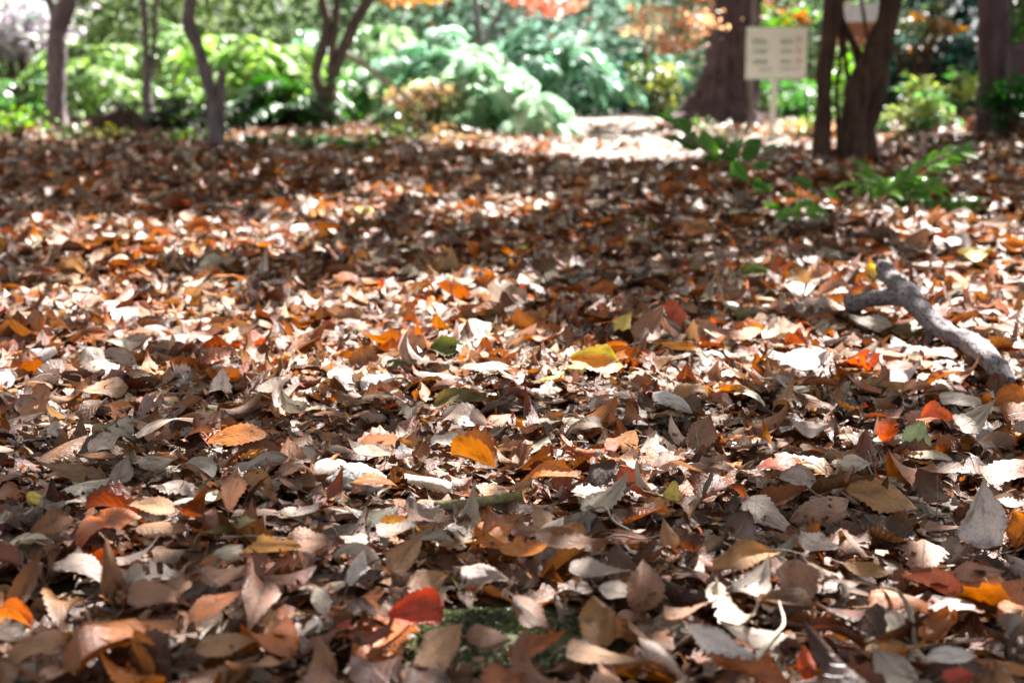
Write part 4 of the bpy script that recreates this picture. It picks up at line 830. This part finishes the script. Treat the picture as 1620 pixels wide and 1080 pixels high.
leafy(1280, 205, 13.4, 70, 14, (.50, .32, .20), 'low reddish weeds behind the sign post foot', 380, 34, leaf=.07, dep=.5, col2=(.26, .40, .12))

# wood beyond: reads as one mass of foliage
rgw = np.random.default_rng(55); n = 90000; y = rgw.uniform(22, 33, n); x = rgw.uniform(-1, 1, n) * (.48 * y + 2); z = rgw.uniform(0, 1, n) ** 1.1 * 5.0
uu = 810 + FPX * x / y
fld = np.zeros(n)
for th, ph, k in _nw: fld += np.sin(k * .13 * (x * math.cos(th) + z * 1.6 * math.sin(th)) + ph)
keep = (fld > -3.2) | (z < 2.4); x, y, z, uu, fld = x[keep], y[keep], z[keep], uu[keep], fld[keep]; n = len(x); z = z + height(x, y)
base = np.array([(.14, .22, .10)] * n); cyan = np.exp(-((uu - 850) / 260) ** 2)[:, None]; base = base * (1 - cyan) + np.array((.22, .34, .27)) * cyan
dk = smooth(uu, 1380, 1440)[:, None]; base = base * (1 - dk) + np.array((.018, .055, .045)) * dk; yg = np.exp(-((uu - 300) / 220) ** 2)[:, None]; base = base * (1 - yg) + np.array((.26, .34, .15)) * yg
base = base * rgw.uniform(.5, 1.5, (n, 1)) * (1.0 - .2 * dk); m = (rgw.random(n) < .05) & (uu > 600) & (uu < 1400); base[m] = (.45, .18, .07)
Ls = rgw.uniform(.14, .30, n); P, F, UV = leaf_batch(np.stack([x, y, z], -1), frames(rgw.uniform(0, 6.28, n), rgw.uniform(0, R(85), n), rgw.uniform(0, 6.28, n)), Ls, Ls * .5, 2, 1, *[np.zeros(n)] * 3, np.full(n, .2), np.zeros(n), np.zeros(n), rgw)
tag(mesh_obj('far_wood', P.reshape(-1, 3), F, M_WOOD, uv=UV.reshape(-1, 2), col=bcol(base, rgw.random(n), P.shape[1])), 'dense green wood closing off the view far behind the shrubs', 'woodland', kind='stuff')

# ------------------------------------------------------------------ signs, sticks, stump
Ys = on_ground(1227, 222).y
g = on_ground(1227, 222); sg_ = empty('sign', (g.x, g.y, g.z), 'cream notice board on a single post right of the cedar trunk', 'sign')
a, b = at(1181, 124, Ys), at(1276, 45, Ys)
v, f = box(a.x, b.x, Ys - .012, Ys + .012, a.z, b.z); child('board', v, f, M_SIGN, sg_, smooth_=False)
fw = .012; fr = [box(a.x - fw, a.x + .001, Ys - .018, Ys + .018, a.z - fw, b.z + fw), box(b.x - .001, b.x + fw, Ys - .018, Ys + .018, a.z - fw, b.z + fw), box(a.x + .001, b.x - .001, Ys - .018, Ys + .018, b.z - .001, b.z + fw), box(a.x + .001, b.x - .001, Ys - .018, Ys + .018, a.z - fw, a.z + .001)]
v, f = merge(fr); child('frame', v, f, M_FRAME, sg_, smooth_=False)
c0 = at(1227, 100, Ys).x; v, f = box(c0 - .028, c0 + .028, Ys + .020, Ys + .065, g.z - .1, b.z - .05); child('post', v, f, M_FRAME, sg_, smooth_=False)
def strokes(rects, mat, rg):
    tb = []
    for (u0, u1, v0, v1) in rects:
        p0, p1 = at(u0, v1, Ys), at(u1, v0, Ys); n = max(1, int((u1 - u0) / 4.6)); w = (p1.x - p0.x) / n; h = p1.z - p0.z
        for k in range(n):       # each character: a few crossing brush strokes, too small to read
            x0 = p0.x + k * w + w * .12; x1 = x0 + w * .76; yf = Ys - .0165
            for zz in (.9, .5, .1): 
                if rg.random() < .85: tb.append(box(x0, x1, yf, yf + .003, p0.z + h * zz - h * .05, p0.z + h * zz + h * .05))
            xm = x0 + (x1 - x0) * rg.uniform(.2, .8); tb.append(box(xm - w * .06, xm + w * .06, yf - .001, yf + .002, p0.z, p1.z))
    return merge(tb)
rgt = np.random.default_rng(2)
for r_ in [(1190, 1214, 62, 71), (1190, 1214, 78, 86), (1190, 1214, 94, 102), (1234, 1254, 63, 70), (1234, 1254, 79, 85), (1234, 1254, 95, 101)]: v, f = strokes([r_], M_INKG, rgt); child('green_lettering', v, f, M_INKG, sg_, smooth_=False)
for r_ in [(1258, 1268, 58, 70), (1258, 1268, 76, 86), (1258, 1268, 92, 103)]: v, f = strokes([r_], M_INKR, rgt); child('red_lettering', v, f, M_INKR, sg_, smooth_=False)
for r_ in [(1200, 1222, 108, 113), (1232, 1266, 107, 112)]: v, f = strokes([r_], M_INKB, rgt); child('grey_lettering', v, f, M_INKB, sg_, smooth_=False)
Yp = 17.5; a, b = at(1328, 35, Yp), at(1402, 6, Yp); gz = float(height((a.x + b.x) / 2, Yp))
wp = empty('notice_panel', ((a.x + b.x) / 2, Yp, gz), 'white panel on posts seen through the dark forked tree', 'sign')
v, f = box(a.x, b.x, Yp - .02, Yp + .02, a.z, b.z); child('panel', v, f, M_WHITE, wp, smooth_=False)
v, f = box(a.x + .01, b.x - .01, Yp - .012, Yp + .012, a.z - .19, a.z - .004); child('lower_board', v, f, M_BROWN, wp, smooth_=False)
for xx in (a.x + .03, b.x - .07): v, f = box(xx, xx + .04, Yp + .025, Yp + .07, gz - .1, b.z + .35); child('post', v, f, M_BARK_DARK, wp, smooth_=False)
def ptY(u, v, Y, r): return (*at(u, v, Y), r)
thing_tubes('fallen_branch', [tube([ptY(548, 84, 13.2, .018), ptY(575, 103, 13.2, .026), ptY(604, 124, 13.2, .022), ptY(640, 150, 13.3, .015), ptY(690, 225, 13.3, .015)], 9, 4, .08)], M_PALE, 'pale dead branch leaning right of the three-stemmed tree', 'branch')
thing_tubes('fallen_branch', [tube([ptY(496, 246, 11.0, .014), ptY(506, 234, 11.0, .016), ptY(524, 226, 11.1, .014), ptY(540, 214, 11.2, .010)], 8, 4, .1)], M_PALE, 'short pale stick poking up below the three-stemmed tree', 'branch')
gs = on_ground(178, 212); st_ = thing_tubes('stump', [tube([(gs.x - .14, gs.y + .2, gs.z - .05, .12), (gs.x - .1, gs.y + .1, gs.z + .08, .13), (gs.x + .12, gs.y, gs.z + .11, .12), (gs.x + .38, gs.y - .15, gs.z + .02, .09), (gs.x + .62, gs.y - .45, gs.z - .03, .05)], 16, 5, .14, seed=3)], M_BARK_DARK, 'dark gnarled stump with a root reaching right, at left', 'stump')
